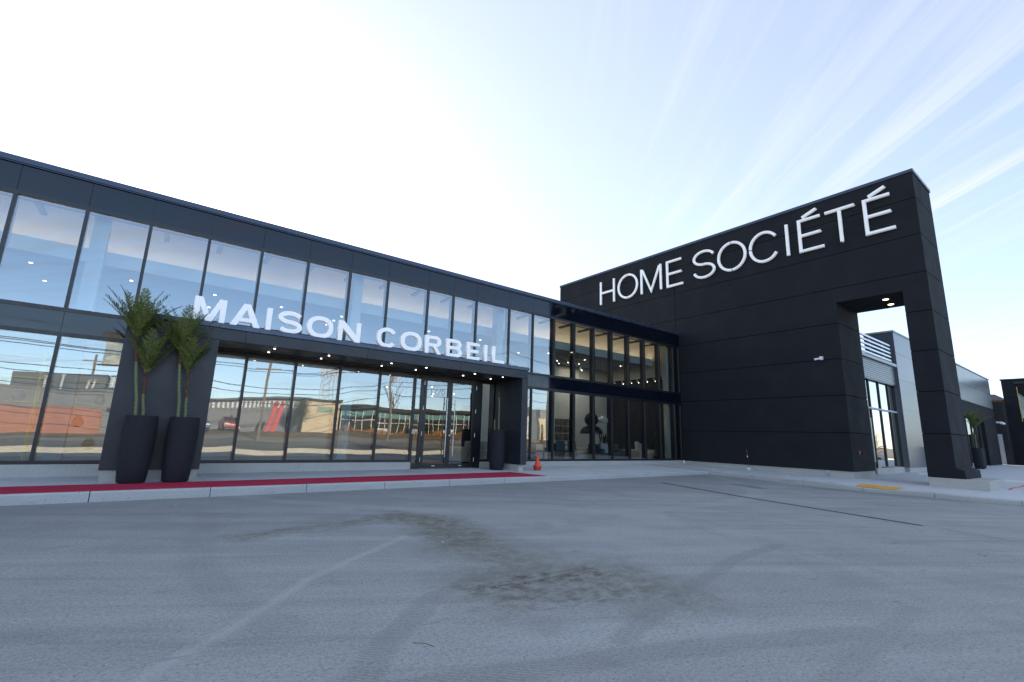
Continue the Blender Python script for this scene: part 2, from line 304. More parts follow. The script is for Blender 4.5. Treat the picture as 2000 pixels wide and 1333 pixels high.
# ------------------------------------------------------------------ mesh helpers
class MB:
    def __init__(s): s.v = []; s.f = []
    def box(s, x0, x1, y0, y1, z0, z1):
        k = len(s.v)
        s.v += [(x, y, z) for z in (z0, z1) for y in (y0, y1) for x in (x0, x1)]
        s.f += [tuple(k+i for i in q) for q in ((0, 2, 3, 1), (4, 5, 7, 6), (0, 1, 5, 4), (2, 6, 7, 3), (0, 4, 6, 2), (1, 3, 7, 5))]; return s
    def quad(s, a, b, c, d):
        k = len(s.v); s.v += [a, b, c, d]; s.f.append((k, k+1, k+2, k+3)); return s
    def prism(s, poly, axis, a, b):
        """poly: 2D points; extruded along axis 'X' (poly=YZ), 'Y' (poly=XZ) or 'Z' (poly=XY)"""
        k = len(s.v); n = len(poly)
        def P(p, h): return {'X': (h, p[0], p[1]), 'Y': (p[0], h, p[1]), 'Z': (p[0], p[1], h)}[axis]
        s.v += [P(p, a) for p in poly]+[P(p, b) for p in poly]
        s.f += [tuple(k+i for i in range(n)), tuple(k+n+i for i in reversed(range(n)))]
        s.f += [(k+i, k+n+i, k+n+(i+1) % n, k+(i+1) % n) for i in range(n)]; return s
    def tube(s, pts, r, seg=8, cap=True):
        rs = r if isinstance(r, (list, tuple)) else [r]*len(pts)
        pts = [Vector(p) for p in pts]; k = len(s.v); ref = None
        for i, p in enumerate(pts):
            d = (pts[min(i+1, len(pts)-1)]-pts[max(i-1, 0)]).normalized()
            if ref is None: ref = Vector((0, 0, 1)) if abs(d.z) < .9 else Vector((1, 0, 0))
            a = d.cross(ref).normalized(); b = d.cross(a).normalized(); ref = -b if False else ref
            for j in range(seg):
                t = 2*math.pi*j/seg; s.v.append(tuple(p+a*math.cos(t)*rs[i]+b*math.sin(t)*rs[i]))
        for i in range(len(pts)-1):
            for j in range(seg):
                s.f.append((k+i*seg+j, k+i*seg+(j+1) % seg, k+(i+1)*seg+(j+1) % seg, k+(i+1)*seg+j))
        if cap:
            s.f.append(tuple(k+j for j in reversed(range(seg)))); s.f.append(tuple(k+(len(pts)-1)*seg+j for j in range(seg)))
        return s
    def lathe(s, prof, cx=0, cy=0, seg=32):
        k = len(s.v)
        for r, z in prof:
            for j in range(seg):
                t = 2*math.pi*j/seg; s.v.append((cx+r*math.cos(t), cy+r*math.sin(t), z))
        for i in range(len(prof)-1):
            for j in range(seg):
                s.f.append((k+i*seg+j, k+i*seg+(j+1) % seg, k+(i+1)*seg+(j+1) % seg, k+(i+1)*seg+j))
        s.f.append(tuple(k+j for j in reversed(range(seg)))); s.f.append(tuple(k+(len(prof)-1)*seg+j for j in range(seg)))
        return s
    def build(s, name, mat, parent=None, smooth=False, bevel=0, recalc=True):
        me = bpy.data.meshes.new(name); me.from_pydata(s.v, [], s.f); me.validate()
        bm = bmesh.new(); bm.from_mesh(me)
        if recalc: bmesh.ops.recalc_face_normals(bm, faces=bm.faces)
        if bevel: bmesh.ops.bevel(bm, geom=[e for e in bm.edges if e.calc_face_angle(0) > .5], offset=bevel, segments=2, affect='EDGES', profile=.6)
        bm.to_mesh(me); bm.free()
        me.materials.append(M[mat] if isinstance(mat, str) else mat)
        if smooth:
            for p in me.polygons: p.use_smooth = True
            try: me.set_sharp_from_angle(angle=R(40))
            except Exception: pass
        o = bpy.data.objects.new(name, me); C.objects.link(o)
        if parent: o.parent = parent
        return o
def tag(o, label=None, cat=None, group=None, kind=None):
    for k, v in (('label', label), ('category', cat), ('group', group), ('kind', kind)):
        if v: o[k] = v
    return o
def thing(name, label, cat, group=None, loc=(0, 0, 0), rz=0):
    o = bpy.data.objects.new(name, None); C.objects.link(o); o.location = loc; o.rotation_euler = (0, 0, rz)
    return tag(o, label, cat, group)
def struct(mb, name, mat, smooth=False): return tag(mb.build(name, mat, None, smooth), kind='structure')
def dup(root, loc, rz=0, label=None, group=None, scale=None):
    r = root.copy(); C.objects.link(r); r.location = loc; r.rotation_euler = (0, 0, rz)
    if scale: r.scale = scale
    if label: r['label'] = label
    if group: r['group'] = group
    for ch in list(root.children):
        c = ch.copy(); C.objects.link(c); c.parent = r
        for g in ch.children:
            d = g.copy(); C.objects.link(d); d.parent = c
    return r
def cl01(x): return max(0., min(1., x))
def interp(t, pts):
    if t <= pts[0][0]: return pts[0][1]
    for (a, va), (b, vb) in zip(pts, pts[1:]):
        if t <= b: return va+(vb-va)*(t-a)/(b-a)
    return pts[-1][1]

# ------------------------------------------------------------------ ground
KY, KX = 9.95, 16.9
def S(x, y):
    t = cl01((x+2)/22)
    if y >= KY: a = .15+.045*t; return a+(.05*t)*cl01((y-KY)/3) + (.12*cl01((x-22)/30))
    v = interp(y, [(-30, .075), (3, .085), (6, .135), (7.5, .165), (KY, .19)]) + .18*cl01((x-22)/30)
    rmp = cl01((18.1-x)/1.1)*cl01((y-4.0)/.5)*cl01((5.9-y)/.5)
    return v-.055*rmp
def A(x, y):
    s = cl01((.5-y)/4.5); s = s*s*(3-2*s)
    return .07*cl01(x/17)*cl01((y-6)/4) - .03*cl01((x-10)/7)*(1-cl01((y-6)/4)) - .33*s
def T(x, y):                                    # land across the lot, rising to the far side of the street
    far = cl01((-y-22)/12); h = interp(x, [(-12, -.05), (14, .95), (60, 1.1)])
    return -.45+(h+.45)*far
def grid(xs, ys, f, name, mat, keep=lambda x, y: True):
    mb = MB(); idx = {}
    for i, x in enumerate(xs):
        for j, y in enumerate(ys): idx[i, j] = len(mb.v); mb.v.append((x, y, f(x, y)))
    for i in range(len(xs)-1):
        for j in range(len(ys)-1):
            if keep((xs[i]+xs[i+1])/2, (ys[j]+ys[j+1])/2): mb.f.append((idx[i, j], idx[i+1, j], idx[i+1, j+1], idx[i, j+1]))
    return struct(mb, name, mat, True)
def rng(a, b, n): return [a+(b-a)*i/n for i in range(n+1)]
grid([-1500, -400, -120]+rng(-60, 80, 35)+[140, 400, 1500], [-1500, -400, -120, -80]+rng(-60, -5.1, 28)+[0, 10, 40, 120, 400, 1500], lambda x, y: T(x, y) if y < -5.0 else -.6, 'ground', 'dirt')
KYN = 0.0                                       # near end of the right-hand pavement
grid(rng(-45, 16, 30)+[KX, 18, 20]+rng(22, 90, 20), rng(-4.9, 2, 14)+rng(2.5, 9, 13)+[KY], A, 'parking_lot', 'asphalt', lambda x, y: x < KX or y < KYN)
grid(rng(-45, KX-.3, 40)+[KX], [KY+.16, 11, 12, 12.9, 14.5], lambda x, y: S(x, y), 'sidewalk', 'sidewalk', lambda x, y: x < KX)
grid([KX+.16, 17.3, 17.7, 18.2, 19, 20]+rng(22, 60, 19)+[90], [KYN+.16, 1, 2, 3, 3.7, 4.1, 4.4, 4.7, 5, 5.3, 5.6, 6, 6.5, 7.5, 9, KY, 11, 13], lambda x, y: S(x, y), 'pavement', 'sidewalk')
# kerbs, cast in lengths with open joints
mb = MB()
def kseg(a, b, alongx):
    n = 3
    for i in range(n):
        p, q = a+(b-a)*i/n, a+(b-a)*(i+1)/n
        for (u, v) in ((p, q),):
            k = len(mb.v)
            def pt(t, off, top):
                x, y = (t, KY+off) if alongx else (KX+off, t)
                return (x, y, (S(x, max(y, KY) if alongx else y) if not top else S(x, max(y, KY) if alongx else y)) + (0.0 if top else -.4))
            A0, A1 = pt(u, 0, 0), pt(v, 0, 0)
            prof = lambda t: [pt(t, 0.012, 0), (lambda P: (P[0], P[1], P[2]-.02))(pt(t, .004, 1)), pt(t, .022, 1), pt(t, .158, 1), pt(t, .158, 0)]
            pa, pb = prof(u), prof(v); mb.v += pa+pb
            for j in range(4): mb.f.append((k+j, k+j+1, k+5+j+1, k+5+j))
            if i == 0: mb.f.append(tuple(k+j for j in range(5)))
            if i == n-1: mb.f.append(tuple(k+5+j for j in reversed(range(5))))
for i in range(-27, 11): kseg(-.53+1.59*i+.006, -.53+1.59*(i+1)-.006, True)
kseg(-.53+1.59*11-.0+.006, KX, True) if -.53+1.59*11 < KX else None
yy = KY
while yy > KYN+.2: kseg(max(KYN, yy-1.6)+.008, yy-.002, False); yy -= 1.6
struct(mb, 'kerb', 'kerb')
# street side: low concrete barrier kerb, dry verge, road
grid(rng(-60, 90, 30), [-5.4, -5.25, -4.95, -4.85], lambda x, y: .02 if -5.3 < y < -4.9 else -.42, 'kerb', 'berm')
grid(rng(-60, 90, 60), rng(-8.5, -5.4, 6), lambda x, y: T(x, y)+.03+.10*math.sin(x*.8+y)*.5, 'verge', 'verge')
grid(rng(-60, 90, 30), rng(-23, -9, 7), lambda x, y: T(x, y)+.02, 'road', 'road')
grid(rng(-60, 90, 30), rng(-29, -25.5, 4), lambda x, y: T(x, y)+.03, 'driveway', 'drive')
grid(rng(-60, 90, 30), rng(-36, -30.5, 4), lambda x, y: T(x, y)+.03, 'lawn', 'verge')
# tactile plate and paint marks on the pavement
tp = MB(); k = 0
for i in range(6):
    for j in range(2):
        pass
tp.v = [(x, y, S(x, y)+.008) for y in rng(4.42, 5.42, 4) for x in rng(17.09, 17.85, 3)]
tp.f = [(j*4+i, j*4+i+1, j*4+i+5, j*4+i+4) for j in range(4) for i in range(3)]
for iy in range(16):
    for ix in range(11):
        x, y = 17.13+ix*.067, 4.46+iy*.062; tp.lathe([(.02, S(x, y)+.006), (.012, S(x, y)+.014)], x, y, 6)
M['tactile'] = simple('yellow_tactile', (.75, .36, .03), .6, .08, 6)
tag(tp.build('tactile_plate', 'tactile'), 'yellow orange tactile warning plate set in the kerb ramp', 'tactile plate')
M['spray'] = simple('orange_spray_paint', (.75, .13, .05), .8, .3, 20)
pm = MB(); pts = [(21.4, 2.70), (22.6, 2.78), (23.6, 2.70), (25.2, 2.74), (27, 2.72)]
for a, b in zip(pts, pts[1:]): pm.quad((a[0], a[1]-.04, S(*a)+.006), (b[0], b[1]-.04, S(*b)+.006), (b[0], b[1]+.03, S(*b)+.006), (a[0], a[1]+.03, S(*a)+.006))
struct(pm, 'paint_line', 'spray')

tw = MB().tube([(1.42, 2.74, A(1.3, 2.52)+.005), (1.47, 2.69, A(1.36, 2.5)+.009), (1.50, 2.63, A(1.4, 2.45)+.005)], .0018, 5); tag(tw.build('twig', 'fibre'), 'small brown twig lying on the asphalt in the foreground', 'twig')
rl = random.Random(11)
for i, (x, y, lb) in enumerate(((2.85, 4.95, 'white paper scrap on the asphalt by the brown stain'), (.55, 9.0, 'white paper scrap on the asphalt under the left kerb'), (3.15, 4.55, 'small white chip on the asphalt right of the paper scrap'))):
    k = MB(); k.v = [(x+rl.uniform(-.025, .025), y+rl.uniform(-.03, .03), A(x, y)+.004+j*.006) for j in range(4)]; k.f = [(0, 1, 2), (0, 2, 3), (0, 3, 1), (1, 3, 2)]
    tag(k.build('paper_scrap', 'whitepl'), lb, 'litter', 'litter on the asphalt', 'thing')

# ------------------------------------------------------------------ showroom building (long glass front)
GY = 12.95
XM = [-2.725, -1.639, -.556, .578, 1.72, 2.845, 3.979, 5.11, 6.432, 7.345, 8.235, 9.619, 10.705, 11.76, 12.83, 13.925, 15.01, 16.08, 17.16, 18.25, 19.35]
x = -2.725; left = []
while x > -30: x -= 1.1; left.append(x)
XM = sorted(left)+XM; XL, XR = XM[0], 19.83
Z_SILL, Z_B0, Z_B1, Z_U1, Z_TOP = .383, 2.92, 3.44, 5.65, 6.38
show = thing('showroom_building', 'long two storey dark glass fronted showroom with white letters over its entrance', 'building')
# concrete plinth, leaving the doorway free
mb = MB()
for a, b in ((XL, 6.22), (8.60, XR)):
    mb = MB(); n = max(1, int((b-a)/3))
    for i in range(n):
        p, q = a+(b-a)*i/n, a+(b-a)*(i+1)/n; mb.box(p, q-.004, 12.90, 13.25, S(q, 12.9)-.35, Z_SILL-.002)
    mb.build('plinth', 'concrete', show)
# fascia and spandrel bands: glass-black panels with fine joints
mb = MB(); edges = XM+[XR]
for a, b in zip(edges, edges[1:]): mb.box(a+.0035, b-.0035, 12.925, 13.0, Z_U1+.05, Z_TOP-.13)
mb.build('fascia', 'blackglass', show)
MB().box(XL, XR, 13.001, 13.06, Z_U1, 6.275).build('backing', 'blackglass', show)
mb = MB()
for a, b in zip(edges, edges[1:]): mb.box(a+.0035, b-.0035, 12.93, 13.0, Z_B0+.05, Z_B1-.05)
mb.build('spandrel', 'blackglass', show)
MB().box(XL, XR, 13.001, 13.06, Z_B0+.04, Z_B1-.04).build('backing', 'black', show)
mb = MB().box(XL, XR, 12.86, 13.3, Z_TOP-.11, Z_TOP).box(XL, XR, 12.885, 12.93, Z_TOP-.135, Z_TOP-.11)
mb.build('coping', 'coping', show)
# rails
mb = MB()
for z0, z1 in ((Z_U1-.03, Z_U1+.05), (Z_B1-.05, Z_B1+.03), (Z_B0-.03, Z_B0+.05)): mb.box(XL, XR, 12.915, 13.12, z0, z1)
for a, b in ((XL, 6.2), (8.6, XR)): mb.box(a, b, 12.915, 13.12, Z_SILL, Z_SILL+.07)
mb.build('rail', 'black', show)
for xm in XM+[19.79]:
    MB().box(xm-.03, xm+.03, 12.912, 13.16, Z_B1+.031, Z_U1-.031).build('mullion', 'black', show)
    if not (6.3 < xm < 8.5): MB().box(xm-.03, xm+.03, 12.912, 13.16, Z_SILL+.071, Z_B0-.031).build('mullion', 'black', show)
for xm in (6.2, 8.57, 9.15): MB().box(xm-.035-(.06 if xm > 9 else 0), xm+.035+(.06 if xm > 9 else 0), 12.905, 13.16, (Z_SILL+.071) if xm > 9 else S(xm, 12.9)-.02, Z_B0-.031).build('mullion', 'black', show)
def pane(a, b, z0, z1, mat='glass', par=show, y=12.955, name='window_pane'):
    t1, t2 = random.uniform(-1, 1)*.0016*(b-a), random.uniform(-1, 1)*.0009*(z1-z0)
    return MB().quad((a, y-t1-t2, z0), (b, y+t1-t2, z0), (b, y+t1+t2, z1), (a, y-t1+t2, z1)).build(name, mat, par, recalc=False)
for a, b in zip(edges, edges[1:]):
    pane(a+.03, b-.03, Z_B1+.03, Z_U1-.03)
    if b < 6.0 or a > 9.5: pane(a+.03, b-.03, Z_SILL+.07, Z_B0-.03)
pane(5.14, 6.165, Z_SILL+.07, Z_B0-.03); pane(8.605, 9.05, Z_SILL+.07, Z_B0-.03); pane(9.25, 9.59, Z_SILL+.07, Z_B0-.03)
pane(6.235, 6.42, .35, Z_B0-.03); 
# roof, back wall, interior shell
RB = 23.0
MB().box(XL, 19.84, 13.3, RB, 6.12, 6.22).build('roof', 'ceil', show)
MB().box(XL, 19.84, RB-.2, RB, 0, 6.12).build('back_wall', 'wallwhite', show)
MB().box(XL-.1, XL, 12.95, RB, 0, 6.12).build('side_wall', 'stucco', show)
MB().box(XL, 19.84, 13.2, RB-.2, -.2, .22).build('floor', 'floorint', show)
BY = 14.1
COVE_FILL = (2.6, 2.6, 2.6, 3, 6)
MB().box(XL, 19.3, BY, 17.15, 4.79, 5.12).build('dropped_ceiling', 'ceil', show)
MB().box(XL, 19.3, BY-.02, BY-.001, 4.79, 5.12).build('bulkhead', 'wallwhite', show)
MB().box(XL, 19.45, BY+.6, BY+.7, 5.121, 6.119).build('upper_wall', 'wallbeige', show)
MB().box(XL, 19.3, BY+.12, BY+.17, 5.121, 5.14).build('cove_fill_strip', 'warmlamp', show)  # unseen glowing strip, added to warm and brighten the upper wall
for i_ in range(5):  # added area lights along the hidden strip, aimed at the upper wall
    l = bpy.data.lights.new('cove_fill_light', 'AREA'); l.shape = 'RECTANGLE'; l.size = 8; l.size_y = .05; l.energy = COVE_FILL[i_]; l.color = (1, .82, .60)
    o = bpy.data.objects.new('cove_fill_light', l); C.objects.link(o); o.location = (-19+i_*8.6, BY+.14, 5.16); o.rotation_euler = (R(180-35), 0, 0)
MB().box(XL, 19.45, 17.151, 22.7, 4.79, 4.95).build('rear_ceiling', 'ceil', show)
MB().box(19.46, 19.56, 13.25, 22.75, .22, 4.26).build('dark_wall', 'wallblack', show)
MB().box(19.46, 19.56, 13.25, 22.75, 4.261, 6.118).build('side_wall', 'wallbeige', show)
MB().box(19.2, 19.45, 13.22, 13.45, .22, 6.1).build('pilaster', 'wallwhite', show)
MB().box(9.9, 19.455, 17.16, 17.3, .22, 4.785).build('partition', 'wallwhite', show)
MB().box(-31, 5.6, 19.0, 19.15, .22, 4.785).build('partition', 'wallwhite', show)
MB().box(8.9, 9.3, 14.4, 17.5, .22, 4.785).build('dark_wall', 'wallblack', show)
for cx in (-12.2, -1.42, 4.4, 9.6): MB().box(cx-.14, cx+.14, 13.45, 13.75, .22, 4.785 if False else 6.11).build('column', 'wallwhite', show)
# roof steel near the glass
mb = MB().box(XL, 19.4, 13.40, 13.48, 5.70, 5.78).box(XL, 19.4, 13.40, 13.48, 5.95, 6.03)
for i in range(44):
    xx = -29+i*1.1
    if xx > 19: break
    mb.tube([(xx, 13.45, 5.97), (xx+.14, 13.45, 5.75), (xx+.28, 13.45, 5.97)], .03, 5)
    mb.box(xx+.1, xx+.2, 13.2, 13.95, 5.62, 5.69)
mb.build('roof_steel', 'black', show)
# recessed ceiling lights
for (x, y) in [(-14, 15.1), (-11, 15.1), (-8, 15.1), (-5.4, 15.1), (-2.66, 15.06), (-2.64, 16.79), (-.83, 15.1), (1.0, 15.07), (1.01, 16.81), (2.72, 15.15), (4.46, 14.99), (4.45, 15.75), (4.46, 16.57), (7.53, 14.91), (9.69, 14.85), (12.42, 15.95), (13.38, 15.08), (15.68, 15.14), (18.17, 15.12), (15.63, 16.82)]:
    d = MB().lathe([(.085, 4.789), (.085, 4.783), (.052, 4.780)], x, y, 16).build('downlight', 'black', show)
    MB().lathe([(.036, 4.7795), (.036, 4.776)], x, y, 12).build('lens', 'lamp', d)
def plight(x, y, z, e, col=(1, .84, .66), size=.15):
    l = bpy.data.lights.new('ceiling_lamp_light', 'AREA'); l.energy = e; l.color = col; l.size = size; l.shape = 'DISK'
    o = bpy.data.objects.new('ceiling_lamp_light', l); C.objects.link(o); o.location = (x, y, z)
for x, e_ in ((-11, 6), (-4, 6), (2.7, 6), (7.5, 9), (12.4, 6), (17, 8)): plight(x, 15.9, 4.74, e_, size=.5)
plight(16.5, 16.2, 4.74, 6, size=.2)
# entrance doors
def door(x0, x1, hinge_left, handle_x):
    d = MB(); z0, z1 = S(7, 12.9)+.015, 2.88
    fw = .085
    d.box(x0, x0+fw, 12.90, 12.95, z0, z1).box(x1-fw, x1, 12.90, 12.95, z0, z1).box(x0+fw, x1-fw, 12.90, 12.95, z1-.10, z1).box(x0+fw, x1-fw, 12.90, 12.95, z0, z0+.13)
    o = d.build('door', 'black', show)
    MB().quad((x0+fw, 12.925, z0+.13), (x1-fw, 12.925, z0+.13), (x1-fw, 12.925, z1-.10), (x0+fw, 12.925, z1-.10)).build('door_pane', 'doorglass', o, recalc=False)
    h = MB()
    for yy in (12.82,): h.tube([(handle_x, yy, .53), (handle_x, yy, 2.30)], .016, 10)
    for zz_ in (.72, 2.12): h.tube([(handle_x, 12.90, zz_), (handle_x, 12.82, zz_)], .010, 8)
    h.build('handle', 'brushed', o, True)
    hx = x0-.015 if hinge_left else x1+.015
    for zz_ in (.45, 1.2, 1.95, 2.7): MB().tube([(hx, 12.885, zz_-.06), (hx, 12.885, zz_+.06)], .014, 8).build('hinge', 'brushed', o, True)
    MB().box((x0+x1)/2-.05, (x0+x1)/2+.05, 12.892, 12.9, z0+.05, z0+.08).build('kick_lock', 'brushed', o)
    return o
d1 = door(6.51, 7.385, True, 7.27); d2 = door(7.395, 8.34, False, 7.54)
MB().lathe([(.025, 0), (.025, .02)], 0, 0, 12).build('lock', 'brushed', d2); l_ = [o for o in d2.children if o.name.startswith('lock')][0]; l_.rotation_euler = (R(90), 0, 0); l_.location = (7.44, 12.90, 1.17)
MB().box(6.42, 6.50, 12.90, 13.1, .2, 2.95).box(8.35, 8.535, 12.90, 13.1, .2, 2.95).box(6.50, 8.35, 12.905, 13.1, 2.885, 2.95).build('door_frame', 'black', show)
MB().box(6.235, 6.42, 12.91, 13.05, .2, .35).build('frame_foot', 'black', show)
M['intercom'] = simple('intercom_face', (.55, .42, .33), .5, .1, 20)
ic = MB().box(6.05, 6.16, 12.85, 12.912, 1.18, 1.32).build('access_button', 'black', show); MB().box(6.165, 6.27, 12.845, 12.90, 1.18, 1.32).build('button_face', 'intercom', ic)

# text helper (font outlines turned to mesh)
def text_mesh(name, body, size, mat, loc, parent, rot=(R(90), 0, 0), ext=.002):
    cu = bpy.data.curves.new(name, 'FONT'); cu.body = body; cu.size = size; cu.extrude = ext; cu.align_x = 'CENTER'
    t = bpy.data.objects.new(name, cu); C.objects.link(t); dg = bpy.context.evaluated_depsgraph_get()
    me = bpy.data.meshes.new_from_object(t.evaluated_get(dg)); C.objects.unlink(t); bpy.data.objects.remove(t)
    me.materials.clear(); me.materials.append(M[mat]); o = bpy.data.objects.new(name, me); C.objects.link(o); o.location = loc; o.rotation_euler = rot; o.parent = parent
    return o
text_mesh('door_number', '1270', .27, 'white', (6.96, 12.915, 2.36), d1)

# ------------------------------------------------------------------ flat outlined letters (entrance sign)
def letter_mesh(loops, depth, name='letter', bevel=.004):
    cu = bpy.data.curves.new(name, 'CURVE'); cu.dimensions = '2D'; cu.fill_mode = 'BOTH'; cu.extrude = depth/2-bevel; cu.bevel_depth = bevel; cu.bevel_resolution = 1; cu.offset = -bevel
    for lp in loops:
        sp = cu.splines.new('POLY'); sp.points.add(len(lp)-1)
        for i, p in enumerate(lp): sp.points[i].co = (p[0], p[1], 0, 1)
        sp.use_cyclic_u = True
    t = bpy.data.objects.new(name, cu); C.objects.link(t); dg = bpy.context.evaluated_depsgraph_get(); dg.update()
    me = bpy.data.meshes.new_from_object(t.evaluated_get(dg)); C.objects.unlink(t); bpy.data.objects.remove(t)
    return me
def ell(cx, cy, rx, ry, n=48, p=2.35, a0=0, a1=360):
    out = []
    for i in range(n+(0 if a1-a0 == 360 else 1)):
        t = R(a0+(a1-a0)*i/n); c, s = math.cos(t), math.sin(t)
        out.append((cx+rx*math.copysign(abs(c)**(2/p), c), cy+ry*math.copysign(abs(s)**(2/p), s)))
    return out
def offset_stroke(path, s):
    L_, R_ = [], []
    for i, p in enumerate(path):
        a = path[max(i-1, 0)]; b = path[min(i+1, len(path)-1)]; dx, dy = b[0]-a[0], b[1]-a[1]; n = math.hypot(dx, dy)
        nx, ny = -dy/n*s/2, dx/n*s/2; L_.append((p[0]+nx, p[1]+ny)); R_.append((p[0]-nx, p[1]-ny))
    return [L_+R_[::-1]]
def bowl(x0, x1, y0, y1, n=14):           # right-rounded box
    r = (y1-y0)/2; rx = min(r*1.15, x1-x0)
    return [(x0, y0), (x1-rx, y0)]+[(x1-rx+rx*math.sin(math.pi*i/n), (y0+y1)/2-r*math.cos(math.pi*i/n)) for i in range(1, n)]+[(x1-rx, y1), (x0, y1)]
def glyph(ch, w, h, s):
    if ch == 'I': return [[(0, 0), (w, 0), (w, h), (0, h)]]
    if ch == 'L': return [[(0, 0), (w, 0), (w, s*.9), (s, s*.9), (s, h), (0, h)]]
    if ch == 'E':
        e = s*.86; c = h/2
        return [[(0, 0), (w, 0), (w, e), (s, e), (s, c-e/2), (w*.93, c-e/2), (w*.93, c+e/2), (s, c+e/2), (s, h-e), (w*.98, h-e), (w*.98, h), (0, h)]]
    if ch == 'M':
        return [[(0, 0), (s, 0), (s, h*.62), (w/2-.5*s, 0), (w/2+.5*s, 0), (w-s, h*.62), (w-s, 0), (w, 0), (w, h), (w-1.25*s, h), (w/2, h*.30), (1.25*s, h), (0, h)]]
    if ch == 'N':
        return [[(0, 0), (s, 0), (s, h-1.75*s), (w-1.15*s, 0), (w, 0), (w, h), (w-s, h), (w-s, 1.75*s), (1.15*s, h), (0, h)]]
    if ch == 'A':
        c = w/2; k = 1.2*s; yt = h-1.15*s
        xi = lambda y: k+(c-k)*y/yt
        y1, y2 = .20*h, .20*h+.82*s
        return [[(0, 0), (k, 0), (xi(y1), y1), (w-xi(y1), y1), (w-k, 0), (w, 0), (c+.6*s, h), (c-.6*s, h)], [(xi(y2), y2), (w-xi(y2), y2), (c, yt)]]
    if ch == 'O': return [ell(w/2, h/2, w/2, h/2+.008), ell(w/2, h/2, w/2-s, h/2-s*.86)]
    if ch == 'C':
        return offset_stroke(ell(w/2, h/2, w/2-s/2, h/2-s*.43+.006, 44, 2.2, 36, 324), s*.95)
    if ch == 'S':
        a = w/2-s/2; r = (h-s*.9)/4; top = [(w/2+a*math.cos(R(t)), h-s*.43-r+r*1.02*math.sin(R(t))) for t in range(25, 271, 12)]
        bot = [(w/2+a*math.cos(R(t)), s*.43+r+r*1.02*math.sin(R(t))) for t in range(78, -156, -12)]
        return offset_stroke(top[:-1]+bot, s*.92)
    if ch == 'R':
        m_ = h*.40; o_ = bowl(0, w*.97, m_, h)
        outer = [(0, 0), (s, 0), (s, m_), (w*.48, m_), (w-1.2*s, 0), (w, 0), (w*.70, m_+.01)]+bowl(0, w*.97, m_, h)[2:]
        return [outer, bowl(s, w*.97-s, m_+s*.84, h-s*.84)]
    if ch == 'B':
        m_ = h*.51
        low = bowl(0, w, 0, m_+.02)[:-1]; upb = bowl(0, w*.95, m_-.02, h)[2:]
        low = [p for p in low if not (p[1] > m_ and p[0] > w*.3)]; upb = [p for p in upb if p[1] >= m_ or p[0] < w*.3]
        return [low+upb, bowl(s, w-s, s*.84, m_-s*.38), bowl(s, w*.95-s, m_+s*.44, h-s*.84)]
YL = 11.47
sign1 = thing('entrance_sign', 'white block letters MAISON CORBEIL standing along the top of the entrance canopy', 'sign')
Zb, Hh = 3.345, .505
word = [('M', .431, 1.006), ('A', 1.099, 1.687), ('I', 1.79, 1.898), ('S', 2.02, 2.56), ('O', 2.655, 3.255), ('N', 3.372, 3.923),
        ('C', 4.345, 4.90), ('O', 5.0, 5.605), ('R', 5.715, 6.219), ('B', 6.372, 6.881), ('E', 7.05, 7.489), ('I', 7.652, 7.76), ('L', 7.945, 8.385)]
for ch, a, b in word:
    me = letter_mesh(glyph(ch, b-a, Hh, .108), .11); me.materials.clear(); me.materials.append(M['whiteglow'])
    o = bpy.data.objects.new('letter', me); C.objects.link(o); o.parent = sign1; o.rotation_euler = (R(90), 0, 0); o.location = (a, YL+.055, Zb)
    o['label'] = 'white letter '+ch
MB().box(.40, 8.42, YL+.14, YL+.19, 3.30, 3.40).build('mounting_rail', 'black', sign1)

# ------------------------------------------------------------------ entrance portal / canopy
PY = 11.45
portal = thing('entrance_canopy', 'dark metal portal canopy with two legs framing the glass entrance doors', 'canopy')
zg = .363
mb = MB().box(-.562, .968, PY, 12.88, zg, 2.985); mb.build('leg', 'metal', portal, bevel=.004)
MB().box(9.10, 9.334, PY, 12.88, zg+.01, 2.985).build('leg', 'metal', portal, bevel=.004)
mb = MB()
xs = [-.562, 1.44, 4.15, 6.86, 9.334]
for a, b in zip(xs, xs[1:]): mb.box(a+.003, b-.003, PY, 12.88, 2.992, 3.235)
mb.build('beam', 'metal', portal, bevel=.003)
MB().box(-.58, 9.352, PY-.025, 12.90, 3.243, 3.345).build('cap', 'coping', portal, bevel=.004)
mb = MB()
for x in (1.45, 3.2, 5.4, 7.3): mb.box(x-.004, x+.004, PY+.2, 12.8, 2.986, 2.990)
mb.build('soffit_joint', 'black', portal)
MB().box(.95, 9.12, 12.60, 12.895, 2.965, 2.9915).build('soffit_trim', 'darkwood', portal)
for x in (2.08, 3.29, 4.90, 5.92, 7.51, 8.54):
    for y in (11.72, 12.38):
        d = MB().lathe([(.042, 2.9915), (.042, 2.986), (.034, 2.984)], x, y, 14).build('downlight', 'brushed', portal)
        MB().lathe([(.022, 2.9838), (.022, 2.978)], x, y, 12).build('lens', 'lamp', d)
MB().box(-.53, .94, PY+.03, 12.88, -.2, zg-.003).build('footing', 'concrete', portal)
MB().box(9.12, 9.30, PY+.1, 12.88, -.1, zg+.006).build('footing', 'concrete', portal)

